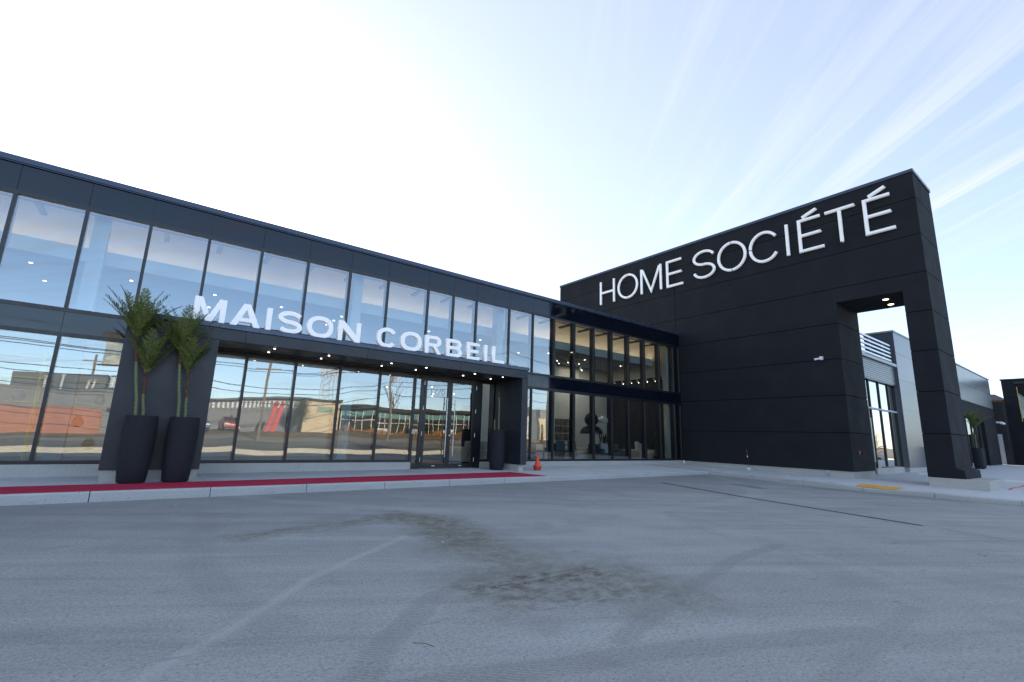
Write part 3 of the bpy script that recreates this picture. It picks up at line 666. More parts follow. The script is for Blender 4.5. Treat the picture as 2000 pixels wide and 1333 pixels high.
# red carpet runner following the pavement
mb = MB(); xs = rng(-42, 8.35, 60)+[8.6]
for i, x in enumerate(xs):
    y0 = 10.06 if x < 8 else 10.02; y1 = 11.03+.25*cl01((x-2)/7)
    xx = x
    for y, dx in ((y0, .35 if i == len(xs)-1 else 0), (y0, .35 if i == len(xs)-1 else 0), (y1, 0), (y1, 0)): pass
    e = .30 if i == len(xs)-1 else 0
    mb.v += [(x+e, y0-e*.1, S(x, y0)+.001), (x+e, y0, S(x, y0)+.011), (x, y1, S(x, y1)+.011), (x, y1+.002, S(x, y1)+.001)]
for i in range(len(xs)-1):
    for j in range(3): mb.f.append((4*i+j, 4*i+j+1, 4*i+5+j, 4*i+4+j))
k = 4*(len(xs)-1); mb.f.append((k, k+1, k+2, k+3))
tag(mb.build('carpet', 'carpet'), 'long red carpet runner laid along the pavement past the entrance', 'carpet')

# ------------------------------------------------------------------ planters and palms
def planter(x, y, label, h=1.19, group='tall black planters', z=None):
    t = thing('planter', label, 'planter', group, (x, y, (S(x, y)+.012) if z is None else z))
    pr = [(.195, 0), (.212, .02), (.235, .25), (.252, .55), (.258, .8), (.25, 1.02), (.238, h), (.215, h), (.215, h-.06)]
    MB().lathe(pr, 0, 0, 40).build('pot', 'planter', t, True)
    MB().lathe([(.214, h-.075), (.20, h-.05), (.1, h-.04)], 0, 0, 24).build('soil', 'darkwood', t, True)
    return t
def frond(mb, base, az, lean, length, rnd, droop=.36, n=34, ll=.20):
    d0 = Vector((math.cos(az)*math.sin(lean), math.sin(az)*math.sin(lean), math.cos(lean)))
    out = Vector((math.cos(az), math.sin(az), 0)); pts = []; p = Vector(base); d = d0.copy()
    for i in range(n+1):
        pts.append(p.copy()); p = p+d*(length/n); d = (d+out*droop/n*(.35+i/n)-Vector((0, 0, 1))*droop*.55/n*(i/n)).normalized()
    mb.tube([tuple(q) for q in pts[::3]], [max(.0025, .009*(1-i/(n/3+1))) for i in range(len(pts[::3]))], 4)
    side = d0.cross(Vector((0, 0, 1)));
    if side.length < .05: side = Vector((1, 0, 0))
    side.normalize()
    for i in range(int(n*.14), n+1):
        t = i/n; dr = (pts[min(i+1, n)]-pts[max(i-1, 0)]).normalized(); nrm = side.cross(dr).normalized()
        for sgn in (-1, 1):
            ln = ll*(math.sin(math.pi*min(1, .16+t*.80))**.6)*rnd.uniform(.85, 1.12)
            v = (dr*rnd.uniform(.8, 1.2)+side*sgn*rnd.uniform(.75, 1.05)+nrm*rnd.uniform(.1, .35)).normalized()
            wv = dr.cross(v).normalized().cross(v).normalized()*.0060
            q = pts[i]+dr*rnd.uniform(-.01, .01); mid_ = q+v*ln*.5-Vector((0, 0, .008)); e = q+v*ln-Vector((0, 0, .03*rnd.random()))
            k = len(mb.v); mb.v += [tuple(q-wv*.5), tuple(q+wv*.5), tuple(mid_+wv*1.2), tuple(e), tuple(mid_-wv*1.2)]; mb.f.append((k, k+1, k+2, k+3, k+4))
def palm(base, mid, top, label, seed, fr, fib=True, group='artificial palms in the planters', scale=1):
    rnd = random.Random(seed); t = thing('palm', label, 'palm plant', group, base)
    B = Vector(base); m_, tp_ = Vector(mid)-B, Vector(top)-B
    MB().tube([(0, 0, -.12*scale), tuple(m_*.33+Vector((.006, 0, 0))), tuple(m_*.66-Vector((.004, 0, 0))), tuple(m_)], [.030*scale, .028*scale, .026*scale, .025*scale], 12).build('trunk', 'trunk', t, True)
    f = MB(); n = 10; f.tube([tuple(m_.lerp(tp_, i/n*1.12)) for i in range(n+1)], [(.026+.008*math.sin(i*2.1+seed)-.001*i)*scale for i in range(n+1)], 9)
    for i in range(34):
        q = m_.lerp(tp_, rnd.random()); a = rnd.random()*6.28; v = Vector((math.cos(a), math.sin(a), 0))
        f.tube([tuple(q+v*.02*scale), tuple(q+v*.045*scale+Vector((0, 0, .07*scale)))], [.006*scale, .001], 4)
    f.build('fibre_sheath', 'fibre', t)
    c = MB()
    for (az, lean, ln) in fr:
        frond(c, tuple(tp_+Vector((0, 0, -.02))), R(az+rnd.uniform(-7, 7)), R(lean*.75), ln*scale*1.02, rnd, ll=.21*scale)
        if rnd.random() < .9: frond(c, tuple(tp_+Vector((0, 0, -.04))), R(az+rnd.uniform(12, 40)), R(lean*.7+rnd.uniform(-4, 8)), ln*scale*rnd.uniform(.7, .95), rnd, ll=.18*scale)
    c.build('crown', 'leaf', t)
    return t
planter(-.07, 11.13, 'tall black planter left of the pair before the canopy leg')
planter(.585, 11.13, 'tall black planter right of the pair before the canopy leg')
planter(8.70, 12.10, 'tall black planter beside the right leg of the canopy')
# azimuth 180 = left in the picture, 0 = right, 90 = towards the wall, 270 = towards the viewer
F1 = [(0, 44, .9), (165, 48, .85), (180, 34, .98), (175, 20, .98), (200, 44, .85), (90, 10, 1.0), (10, 12, .98), (350, 22, .92), (270, 16, .9), (30, 30, .8), (230, 28, .85), (140, 25, .9), (5, 36, .72), (300, 30, .7)]
F2 = [(0, 30, .95), (355, 42, 1.05), (10, 14, .95), (170, 22, .88), (270, 15, .85), (200, 32, .7), (330, 20, .8), (60, 20, .8), (120, 15, .8)]
F3 = [(185, 52, .8), (355, 50, .85), (180, 40, .88), (175, 26, .95), (90, 8, .95), (0, 22, .95), (5, 38, .88), (270, 14, .9), (320, 26, .8), (215, 30, .75), (30, 12, .9), (150, 15, .9)]
F4 = [(0, 18, .80), (10, 30, .76), (175, 10, .82), (185, 24, .72), (270, 18, .72), (330, 28, .7), (90, 10, .75), (220, 30, .6)]
palm((-.16, 11.10, 1.32), (-.31, 11.10, 2.33), (-.37, 11.10, 2.80), 'tallest artificial palm in the left planter, its crown at the spandrel', 1, F1)
palm((-.06, 11.13, 1.32), (-.12, 11.12, 1.75), (-.14, 11.12, 2.14), 'shorter palm with brown sheath in the left planter', 2, F2)
palm((.48, 11.10, 1.32), (.35, 11.10, 2.36), (.33, 11.10, 2.62), 'taller artificial palm in the right planter below the letter M', 3, F3)
palm((.58, 11.13, 1.32), (.55, 11.12, 1.73), (.50, 11.12, 2.24), 'shorter palm with brown sheath in the right planter', 4, F4)
# bare stems standing in the third planter
tz = 1.30
t = thing('palm', 'bare green palm stems without leaves in the planter by the canopy leg', 'palm plant', 'artificial palms in the planters', (8.70, 12.1, tz))
MB().tube([(.03, 0, -.1), (.02, 0, .6), (.0, 0, 1.1)], [.03, .027, .024], 10).build('trunk', 'trunk', t, True)
MB().tube([(-.10, .03, -.1), (-.12, .03, .4)], [.028, .022], 10).build('trunk', 'trunk', t, True)
MB().tube([(.0, 0, 1.1), (-.01, 0, 1.25), (-.02, 0, 1.32)], [.026, .02, .01], 8).build('fibre_sheath', 'fibre', t, True)

# ------------------------------------------------------------------ traffic cones
def cone_obj(x, y, z, label, full, mat):
    t = thing('traffic_cone', label, 'traffic cone', 'stacked traffic cones', (x, y, z))
    MB().prism([(-.125, -.105), (-.105, -.125), (.105, -.125), (.125, -.105), (.125, .105), (.105, .125), (-.105, .125), (-.125, .105)], 'Z', 0, .025).build('base', mat, t)
    h = .36 if full else .09
    MB().lathe([(.100, .022), (.092, .04), (.092-.072*(h/.36), h), (.012 if full else .07, h+.004)], 0, 0, 24).build('body', mat, t, True)
cx, cy = 9.93, 11.62; cz = S(cx, cy)
o_ = MB().prism([(-.10, -.12), (.10, -.12), (.12, .12), (-.12, .12)], 'Z', 0, .02)
t = thing('traffic_cone', 'worn upturned red cone base under the orange traffic cone', 'traffic cone', 'stacked traffic cones', (cx, cy, cz))
MB().lathe([(.105, 0), (.11, .03), (.125, .095), (.135, .10), (.135, .115), (.06, .115)], 0, 0, 20).build('base', 'orangedirt', t, True)
cone_obj(cx, cy, cz+.117, 'bright orange traffic cone standing on worn cone bases by the pavement', True, 'orange')

# ------------------------------------------------------------------ tower block with HOME SOCIETE
TX0, TX1, TY0, TY1, TYO0, TYO1, ZO = 19.85, 22.07, 3.57, 21.34, 4.265, 6.25, 6.51
tower = thing('tower_block', 'tall dark stucco tower wall with an open passage and big white letters', 'building')
zs = [.38, 1.723, 3.06, 4.396, 5.725, 7.055, 8.39, 9.72, 10.68]
g = .011
mb = MB()
def course(y0, y1, z0, z1): mb.box(TX0, TX1, y0, y1, z0, z1)
YV = 13.06
for i, (a, b) in enumerate(zip(zs, zs[1:])):
    z0, z1 = a+(g if i else 0), b-g
    if z1 < ZO:
        course(TYO1, YV-g, z0, z1); course(YV+g, TY1, z0, z1)
        if i == 0: mb.prism([(TY0-.198, z0), (TYO0, z0), (TYO0, z1), (TY0, z1), (TY0, .70), (TY0-.19, .62)], 'X', TX0, TX1)
        else: course(TY0, TYO0, z0, z1)
    elif z0 < ZO:
        mb.prism([(TY0, z0), (TYO0, z0), (TYO0, ZO), (TYO1, ZO), (TYO1, z0), (YV-g, z0), (YV-g, z1), (TY0, z1)], 'X', TX0, TX1); course(YV+g, TY1, z0, z1)
    else: course(TY0, YV-g, z0, z1); course(YV+g, TY1, z0, z1)
mb.build('wall', 'stucco', tower)
e = .02
mb = MB().prism([(TY0+e, .5), (TYO0-e, .5), (TYO0-e, ZO+e), (TYO1+e, ZO+e), (TYO1+e, .5), (TY1-e, .5), (TY1-e, 10.67), (TY0+e, 10.67)], 'X', TX0+e, TX1-e)
mb.build('core', 'gap', tower)
MB().box(TX0-.035, TX1+.035, TY0-.035, TY1+.035, 10.67, 10.785).build('coping', 'coping', tower, bevel=.005)
MB().box(TX0+.03, TX1, TYO1+.02, 12.895, -.3, .378).build('footing', 'concrete', tower)
MB().prism([(2.87, -.3), (4.24, -.3), (4.24, .378), (2.87, .378)], 'X', TX0-.09, TX1+.03).build('footing', 'concrete', tower, bevel=.015)
for (x, y) in ((20.6, 4.93), (21.45, 5.0)):
    d = MB().lathe([(.11, ZO-.001), (.11, ZO-.012), (.095, ZO-.014)], x, y, 20).build('downlight', 'brushed', tower); MB().lathe([(.09, ZO-.0145), (.088, ZO-.02)], x, y, 20).build('lens', 'warmlamp', d)

sign2 = thing('tower_sign', 'big white tube letters HOME SOCIÉTÉ mounted along the top of the dark tower wall', 'sign')
def sweep(path, w_=.118, d_=.085, back=.07, closed=False):
    """path in (y, z); profile stands off the wall towards -X"""
    prof = [(-w_/2, 0), (-w_/2, d_*.6), (-w_*.28, d_), (w_*.28, d_), (w_/2, d_*.6), (w_/2, 0)]
    mb = MB(); n = len(path); k = len(prof)
    for i, p in enumerate(path):
        a = path[max(i-1, 0)]; b = path[min(i+1, n-1)]
        d1 = Vector((p[0]-a[0], p[1]-a[1])); d2 = Vector((b[0]-p[0], b[1]-p[1]))
        if d1.length == 0: d1 = d2
        if d2.length == 0: d2 = d1
        d1.normalize(); d2.normalize(); t = (d1+d2).normalized(); nn = Vector((-t.y, t.x)); sc = 1/max(.5, abs(nn.dot(Vector((-d1.y, d1.x)))))
        for (o, h) in prof: mb.v.append((TX0-back-h, p[0]+nn.x*o*sc, p[1]+nn.y*o*sc))
    for i in range(n-1):
        for j in range(k): mb.f.append((i*k+j, i*k+(j+1) % k, (i+1)*k+(j+1) % k, (i+1)*k+j))
    mb.f.append(tuple(range(k))); mb.f.append(tuple((n-1)*k+j for j in reversed(range(k))))
    for pi in {0, n-1, n//2}:
        p = path[pi]
        q = path[pi+1] if pi == 0 else path[pi-1]; f_ = .12 if pi != n//2 else 0
        yy, zz_ = p[0]+(q[0]-p[0])*min(1, f_/max(.01, math.dist(p, q))), p[1]+(q[1]-p[1])*min(1, f_/max(.01, math.dist(p, q)))
        mb.box(TX0-back+.002, TX0-.001, yy-.012, yy+.012, zz_-.012, zz_+.012)
    return mb
def merge(ms):
    o = MB()
    for m_ in ms: k = len(o.v); o.v += m_.v; o.f += [tuple(i+k for i in f) for f in m_.f]
    return o
zl, zh = 8.80, 10.08
def add_letter(ch, strokes): o = merge([sweep(p) for p in strokes]).build('letter', 'whiteglow', sign2); o['label'] = 'white tube letter '+ch
def arcp(yc, zc, ry, rz_, a0, a1, n=22): return [(yc-ry*math.cos(R(a0+(a1-a0)*i/n)), zc+rz_*math.sin(R(a0+(a1-a0)*i/n))) for i in range(n+1)]
add_letter('H', [[(17.80, zl-.03), (17.80, zh+.03)], [(16.83, zl-.03), (16.83, zh+.03)], [(17.74, 9.44), (16.90, 9.44)]])
def O_(yc, ry): zc = (zl+zh)/2; return [arcp(yc, zc, ry, (zh-zl)/2, 92.5, 267.5), arcp(yc, zc, ry, (zh-zl)/2, -87.5, 87.5)]
add_letter('O', O_(15.87, .63))
add_letter('M', [[(14.95, zl-.03), (14.95, zh+.03)], [(13.76, zl-.03), (13.76, zh+.03)], [(14.88, zh-.02), (14.355, zl+.02), (13.83, zh-.02)]])
def E_(y0, y1, acc=False):
    s_ = [[(y1+.03, zh), (y0, zh), (y0, zl), (y1-.03, zl)], [(y0-.07, (zl+zh)/2), (y1+.05, (zl+zh)/2)]]
    if acc: s_.append([(y0-.14, zh+.12), (y1+.14, zh+.32)])
    return s_
add_letter('E', E_(13.37, 12.53))
zc = (zl+zh)/2; q4 = (zh-zl)/4
def S_(yc, ry):
    up_ = [(yc+ry*math.sin(R(t)), zh-q4+q4*math.cos(R(t))) for t in range(-75, 181, 13)]
    lo_ = [(yc-ry*math.sin(R(t)), zl+q4+q4*math.cos(R(t))) for t in range(0, 262, 13)]
    up_.append((yc+.03, zc)); lo_[0] = (yc-.01, zc)
    return [up_, lo_]
add_letter('S', S_(11.38, .50))
add_letter('O', O_(10.04, .61))
add_letter('C', [arcp(8.62, zc, -.58, (zh-zl)/2, 2.5, 146), arcp(8.62, zc, -.58, (zh-zl)/2, -2.5, -146)])
add_letter('I', [[(7.69, zl-.03), (7.69, zh+.03)]])
add_letter('É', E_(7.22, 6.42, True))
add_letter('T', [[(6.27, zh), (5.31, zh)], [(5.80, zh-.07), (5.80, zl-.03)]])
add_letter('É', E_(5.0, 4.21, True))

# fittings on the tower
t = thing('security_camera', 'white security camera fixed to the dark tower wall', 'security camera', None, (19.85, 6.95, 4.47)); t.scale = (.8, .8, .8)
MB().box(-.13, 0, -.13, .0, -.09, .07).build('bracket', 'whitepl', t, bevel=.012)
MB().tube([(-.10, .02, -.03), (-.16, .20, -.055)], [.048, .05], 14).build('housing', 'whitepl', t, True)
MB().tube([(-.16, .20, -.055), (-.163, .21, -.057)], .04, 14).build('lens', 'black', t, True)
t = thing('fire_hose_connection', 'red fire department hose connection on the passage side of the tower', 'hose connection', None, (20.55, 6.25, 1.03)); t.scale = (.68, .68, .68)
MB().tube([(0, 0, 0), (0, -.02, 0)], .11, 20).build('wall_plate', 'red', t, True)
MB().tube([(0, -.02, 0), (0, -.13, 0)], .035, 12).build('pipe', 'brass', t, True)
for s_ in (-1, 1): MB().tube([(0, -.10, 0), (s_*.09, -.18, -.02), (s_*.11, -.24, -.03)], [.03, .045, .05], 12).build('outlet', 'red', t, True)
t = thing('conduit_box', 'small grey conduit box on the concrete footing of the tower', 'electrical box', None, (19.88, 7.05, .33))
MB().box(-.05, 0, -.05, .05, -.07, .05).build('box', 'greybox', t, bevel=.006); MB().tube([(-.025, -.02, -.07), (-.025, -.02, -.2)], .01, 8).tube([(-.025, .02, -.07), (-.025, .02, -.2)], .01, 8).build('conduit', 'greybox', t)
t = thing('marker_stake', 'thin marker stake with orange tape in a white foot against the tower', 'marker stake', None, (19.55, 9.78, S(19.55, 9.78)))
MB().box(-.045, .045, -.045, .045, 0, .10).build('foot', 'whitepl', t, bevel=.006)
MB().tube([(0, 0, .1), (0, .02, .5), (.0, .04, .88)], .010, 6).build('rod', 'black', t)
MB().tube([(0, .026, .52), (0, .04, .80)], .012, 6).build('tape', 'orangedirt', t)
MB().tube([(0, .026, .50), (0, .03, .56)], .018, 6).build('tape', 'whitepl', t)
for i, (x, y) in enumerate(((18.35, 10.6), (18.2, 7.75))):
    t = tag(MB().lathe([(.07, S(x, y)-.02), (.07, S(x, y)+.006), (.05, S(x, y)+.010)], x, y, 16).build('ground_light', 'whitepl'), ('small pale round ground light near the inner kerb corner', 'small pale round ground light before the tower footing')[i], 'ground light', 'ground lights')

# ------------------------------------------------------------------ neighbouring shop seen through the passage
NYs, NX = 6.85, 28.1
shop = thing('corner_shop', 'dark panelled shop with louvre screen seen through the tower passage', 'building')
pz = lambda x: S(x, 6.8)-.02
MB().box(22.09, NX-.02, NYs, NYs+.3, pz(24), .40).build('plinth', 'concrete', shop) if False else None
MB().box(24.3, NX-.02, NYs-.03, NYs+.3, 0, .40).build('plinth', 'concrete', shop)
zt, zm = 4.13, 2.90
for a, b in ((22.2, 23.2), (23.2, 24.6), (24.6, 25.9), (25.9, 27.2), (27.2, NX-.05)):
    z0 = .45 if a > 24 else .25
    pane(a+.03, b-.03, z0, zm-.03, 'glass2', shop, NYs+.05); pane(a+.03, b-.03, zm+.03, zt-.03, 'glass2', shop, NYs+.05)
    MB().box(b-.03, b+.03, NYs, NYs+.1, z0, zt).build('mullion', 'black', shop)
MB().box(22.1, NX, NYs-.02, NYs+.1, zm-.035, zm+.035).build('transom', 'greybox', shop)
mb = MB()
for i in range(19): z = zt+.03+i*.047; mb.box(22.0, NX-.01, NYs-.10-(.02 if i % 2 else 0), NYs+.2, z, z+.040)
mb.box(22.0, NX-.01, NYs-.08, NYs+.2, zt, zt+.03); mb.build('ribbed_fascia', 'metal2', shop)
MB().box(22.0, NX-.01, NYs-.22, NYs+.2, 5.04, 5.17).build('ledge', 'greybox', shop)
mb = MB()
for i in range(5): mb.box(21.9, NX-.35, NYs-.13, NYs-.07, 5.27+i*.185, 5.35+i*.185)
mb.build('louvre', 'brushed', shop)
mb = MB()
for x in (23.4, 25.2, 27.0): mb.box(x-.03, x+.03, NYs-.06, NYs, 5.17, 6.15)
mb.build('louvre_post', 'greybox', shop)
MB().box(22.3, NX, NYs+1.2, NYs+1.4, 5.17, 6.6).build('parapet', 'stucco', shop)
MB().box(22.1, NX, NYs+.3, NYs+6, 4.3, 5.0).build('roof', 'stucco', shop)
MB().box(22.09, 22.3, NYs+.3, NYs+6, 0, 4.3).build('side_wall', 'stucco', shop)
MB().box(22.3, NX, NYs+5.8, NYs+6, 0, 4.3).build('back_wall', 'wallblack', shop)
for px_, pz_ in ((26.4, 3.4), (26.9, 3.2), (25.6, 3.0), (27.4, 2.5)):
    MB().lathe([(.03, pz_-.05), (.06, pz_), (.03, pz_+.05)], px_, NYs+1.6, 10).build('pendant_lamp', 'warmlamp', shop)
# door with long pull
MB().box(22.95, 23.02, NYs-.03, NYs+.05, .18, zm).box(24.1, 24.18, NYs-.03, NYs+.05, .18, zm).box(23.02, 24.1, NYs-.03, NYs+.05, .18, .32).build('door', 'black', shop)
MB().tube([(23.95, NYs-.1, .65), (23.95, NYs-.1, 2.45)], .018, 8).build('door_handle', 'brushed', shop)
# projecting panel wall
FY = 6.62
mb = MB(); zz2 = [.40, 1.62, 3.05, 4.45, 5.75, 6.78]
for a, b in zip(zz2, zz2[1:]):
    for c, d in ((NX, 31.4), (31.4, 32.1)): mb.box(c+.004, d-.004, FY, FY+1.2, a+.006, b-.006)
mb.box(NX+.01, 32.09, FY+.01, FY+1.19, .42, 6.76); mb.build('panel_wall', 'metal2', shop)
MB().box(NX-.03, 32.15, FY-.03, FY+1.25, 6.78, 6.86).build('coping', 'greybox', shop)
MB().box(NX+.05, 32.0, FY+.04, FY+1, 0, .395).build('footing', 'concrete', shop)
far = thing('far_shop', 'long low grey panelled shop behind the tower leg', 'building')
mb = MB(); xs = [32.1]+rng(34, 51.4, 6)
for a, b in zip(xs, xs[1:]):
    mb.box(a+.01, b-.01, 6.6, 7.4, 5.55, 6.68); mb.box(a+.01, b-.01, 6.6, 7.4, 4.45, 5.53)
mb.box(32.12, 51.38, 6.62, 7.4, 4.42, 6.66); mb.build('panel_wall', 'metal2', far)
mb = MB().box(32.1, 51.4, 6.6, 7.4, 3.42, 4.43).box(47.0, 51.4, 6.6, 7.4, .1, 3.42).box(32.1, 34.9, 6.9, 7.4, .1, 3.42); mb.build('wall', 'stucco', far)
MB().box(32.05, 51.45, 6.55, 7.45, 6.68, 6.75).build('coping', 'greybox', far)
MB().box(32.1, 51.4, 7.4, 14, 0, 6.5).build('body', 'wallblack', far)
for a, b in zip(rng(34.9, 47, 8), rng(34.9, 47, 8)[1:]):
    pane(a+.04, b-.04, .3, 3.4, 'glass2', far, 6.85); MB().box(b-.04, b+.04, 6.8, 6.9, .2, 3.42).build('mullion', 'black', far)
link = thing('dark_annex', 'low black annex with a pale door between the far shops', 'building')
MB().box(52.6, 56, 6.2, 12, 0, 5.12).build('wall', 'wallblack', link)
MB().box(52.56, 52.6, 6.50, 6.80, .3, 2.6).build('door', 'greybox', link); MB().box(52.53, 52.56, 6.53, 6.56, 1.3, 1.4).build('door_handle', 'brushed', link)
far3 = thing('far_tower', 'dark panelled block at the right edge of the picture', 'building')
mb = MB()
for a, b in zip((.3, 1.5, 2.85, 4.2, 5.5), (1.5, 2.85, 4.2, 5.5, 6.9)): mb.box(54, 58, 2.6, 6.25, a+.012, b-.012)
mb.box(54.03, 57.97, 2.63, 6.22, .3, 6.88); mb.build('wall', 'stucco', far3)
MB().box(53.95, 58.05, 2.55, 6.3, 6.88, 6.98).build('coping', 'black', far3)
MB().box(53.88, 54, 2.8, 5.55, 6.55, 6.72).build('canopy_box', 'black', far3)
pane2 = MB().quad((53.985, 5.35, 2.6), (53.985, 2.9, 2.6), (53.985, 2.9, 6.3), (53.985, 5.45, 6.3)).build('window', 'glass2', far3, recalc=False)
MB().box(53.975, 53.984, 5.40, 5.44, 3.6, 6.3).build('window_frame', 'brass', far3)
M['dgrey_roof'] = simple('slate_roof', (.10, .10, .11), .8, .1, 1)
M['brick'] = simple('far_brick', (.20, .10, .08), .9, .25, 2)
t = thing('brick_house', 'distant red brick building with dark roof behind the shops', 'building')
MB().box(105, 125, 12.5, 18, 0, 9.2).build('wall', 'brick', t); MB().prism([(12.0, 9.2), (18.5, 9.2), (17.5, 10.1), (13, 10.1)], 'X', 104.5, 125.5).build('roof', 'dgrey_roof', t)
t = thing('security_camera', 'pale security camera on the corner of the far shop', 'security camera', None, (51.35, 6.55, 3.45))
MB().box(-.1, .1, -.3, .0, -.06, .06).build('bracket', 'whitepl', t); MB().tube([(.1, -.25, -.02), (.45, -.35, -.08)], [.09, .09], 12).build('housing', 'whitepl', t, True)
planter(38.9, 5.95, 'black planter with palm before the far shop', z=S(38.9, 5.95))
planter(40.4, 6.1, 'black planter half hidden behind the palm planter of the far shop', z=S(40.4, 6.1))
planter(33.0, 6.05, 'black planter half hidden behind the tower leg', z=S(33, 6.05))
F5 = [(a, l, .95) for a, l in ((0, 30), (45, 22), (90, 35), (135, 20), (180, 32), (225, 24), (270, 36), (315, 20), (20, 8), (200, 50), (250, 55), (290, 60))]
palm((38.9, 5.95, 1.40), (38.9, 5.95, 2.2), (38.85, 5.95, 2.55), 'palm in the planter before the far shop', 8, F5, scale=1.25)

# ------------------------------------------------------------------ things inside the showroom
def shelf(x, label):
    t = thing('display_shelf', label, 'shelf', 'brass display shelves', (x, 14.05, .22))
    f = MB()
    for sx in (-.42, .42):
        for sy in (0, .3): f.box(sx-.012, sx+.012, sy-.012, sy+.012, 0, 2.45)
    f.build('frame', 'brass', t)
    for z in (.35, .85, 1.35, 1.85, 2.3): MB().box(-.47, .47, -.03, .33, z, z+.025).build('board', 'brass', t)
    return t
shelf(-2.35, 'brass framed display shelf leftmost behind the lower glass')
shelf(-1.05, 'brass framed display shelf beside the white interior column')
M['terracotta'] = simple('terracotta_glaze', (.40, .14, .07), .5, .15, 9)
def vase(x, y, z, s, label, mat):
    t = thing('vase', label, 'vase', 'vases on the brass shelves', (x, y, z))
    MB().lathe([(.05*s, 0), (.10*s, .06*s), (.11*s, .14*s), (.05*s, .22*s), (.06*s, .25*s)], 0, 0, 20).build('body', mat, t, True)
for i, (x, z, s, mt, lb) in enumerate(((-2.5, .22+.875, 1, 'terracotta', 'terracotta bowl vase on the leftmost brass shelf'), (-2.2, .22+1.375, .9, 'whitepl', 'white vase on the leftmost brass shelf'),
        (-1.2, .22+.875, 1, 'terracotta', 'terracotta vase on the shelf beside the column'), (-.9, .22+1.375, .8, 'whitepl', 'white vase on the shelf beside the column'), (-.95, .22+.375, 1.1, 'brass', 'golden low vase on the shelf beside the column'))):
    vase(x, 14.15, z, s, lb, mt)
def pendant_bar(x, y, z0, z1, label):
    t = thing('pendant_light', label, 'pendant light', 'slim brass bar pendants near the entrance', (x, y, 4.78))
    MB().tube([(0, 0, 0), (0, 0, z1-4.78)], .004, 5).build('cord', 'black', t)
    MB().tube([(0, 0, z1-4.78), (0, 0, z0-4.78)], .016, 8).build('bar', 'brass', t)
    MB().tube([(0, 0, z0-4.78), (0, 0, z0-4.80)], .017, 8).build('lens', 'lamp', t)
rnd = random.Random(3)
for i in range(14):
    x = 5.9+i*.33; y = 14.3+(i*37 % 5)*.35; z = 2.5+rnd.random()*.5
    pendant_bar(x, y, z, z+.62, 'slim brass bar pendant hanging inside the entrance')
t = thing('chandelier', 'chandelier of hanging white strips inside left of the doors', 'chandelier', None, (6.5, 14.6, 2.6))
for i in range(13):
    a = i*2.4; r_ = .12+.035*i; h = .42+.08*(i % 3)
    MB().box(r_*math.cos(a)-.04, r_*math.cos(a)+.04, r_*math.sin(a)*.6-.006, r_*math.sin(a)*.6+.006, -h/2+.05*(i % 4), h/2+.05*(i % 4)).build('strip', 'whitepl', t)
MB().tube([(0, 0, .3), (0, 0, 2.1)], .01, 6).build('stem', 'brushed', t)
def sofa(x, y, w_, label, mat, rz=0, grp='sofas in the showroom', h=.78):
    t = thing('sofa', label, 'sofa', grp, (x, y, .22), rz)
    MB().box(-w_/2, w_/2, -.42, .42, .08, .40).build('seat', mat, t, bevel=.05)
    MB().box(-w_/2, w_/2, .26, .46, .40, h).build('backrest', mat, t, bevel=.06)
    for s_ in (-1, 1): MB().box(s_*(w_/2-.08)-.09, s_*(w_/2-.08)+.09, -.44, .30, .08, .58).build('armrest', mat, t, bevel=.05)
    for sx in (-1, 1):
        for sy in (-1, 1): MB().tube([(sx*(w_/2-.12), sy*.33, 0), (sx*(w_/2-.12), sy*.33, .09)], .02, 8).build('leg', 'black', t)
    return t
sofa(9.35, 14.6, 1.5, 'rounded cream sofa just inside the entrance doors', 'fabric', rz=R(200))
sofa(16.9, 14.75, 1.9, 'slate blue sofa left of centre behind the dark corner glass', 'bluefabric')
sofa(18.6, 14.35, 1.2, 'pale low daybed close to the corner glass', 'fabric', h=.45)
sofa(15.75, 15.9, 1.2, 'cream sofa in front of the white partition', 'fabric')
def cushion(x, y, z, rx, label, mat, ry=0):
    o = MB().box(-.24, .24, -.07, .07, -.22, .22).build('cushion', mat, None, True, bevel=.055); o.location = (x, y, z); o.rotation_euler = (R(rx), R(ry), 0)
    tag(o, label, 'cushion', 'cushions')
cushion(18.35, 14.25, .90, -18, 'large cream cushion leaning on the pale daybed', 'fabric', 20)
cushion(16.3, 14.55, .82, -15, 'cream cushion on the slate blue sofa', 'fabric', 6)
tag(MB().lathe([(.02, -.11), (.08, -.09), (.11, 0), (.08, .09), (.02, .11)], 0, 0, 20).build('ball_cushion', 'fabric', None, True), 'round cream ball cushion on the pale daybed', 'cushion', 'cushions').location = (18.72, 14.2, .74)
t = thing('dining_table', 'dark dining table behind the glass under the framed pictures', 'table', None, (13.3, 15.1, .22))
MB().box(-1.0, 1.0, -.45, .45, .72, .76).build('top', 'darkwood', t)
for sx in (-.8, .8): MB().box(sx-.05, sx+.05, -.3, .3, 0, .72).build('leg', 'darkwood', t)
for i, (dx, rz) in enumerate(((-.6, 0), (.1, 0), (.75, 0))):
    c = thing('chair', ('dark chair at the left end of the dining table', 'dark chair in the middle of the dining table', 'dark chair at the right end of the dining table')[i], 'chair', 'dining chairs', (13.3+dx, 14.5, .22), R(180))
    MB().box(-.22, .22, -.22, .22, .42, .48).build('seat', 'bluefabric', c, bevel=.02); MB().box(-.22, .22, .18, .23, .5, .88).build('backrest', 'bluefabric', c, bevel=.02)
    for sx in (-.18, .18):
        for sy in (-.18, .18): MB().tube([(sx, sy, 0), (sx, sy, .42)], .014, 6).build('leg', 'black', c)
t = thing('vase', 'tall black cylinder vase on the dining table', 'vase', None, (13.0, 15.0, .98)); MB().lathe([(.07, 0), (.07, .42), (.055, .42)], 0, 0, 18).build('body', 'black', t, True)
M['photo'] = simple('framed_photo', (.16, .12, .10), .35, .8, 3.5)
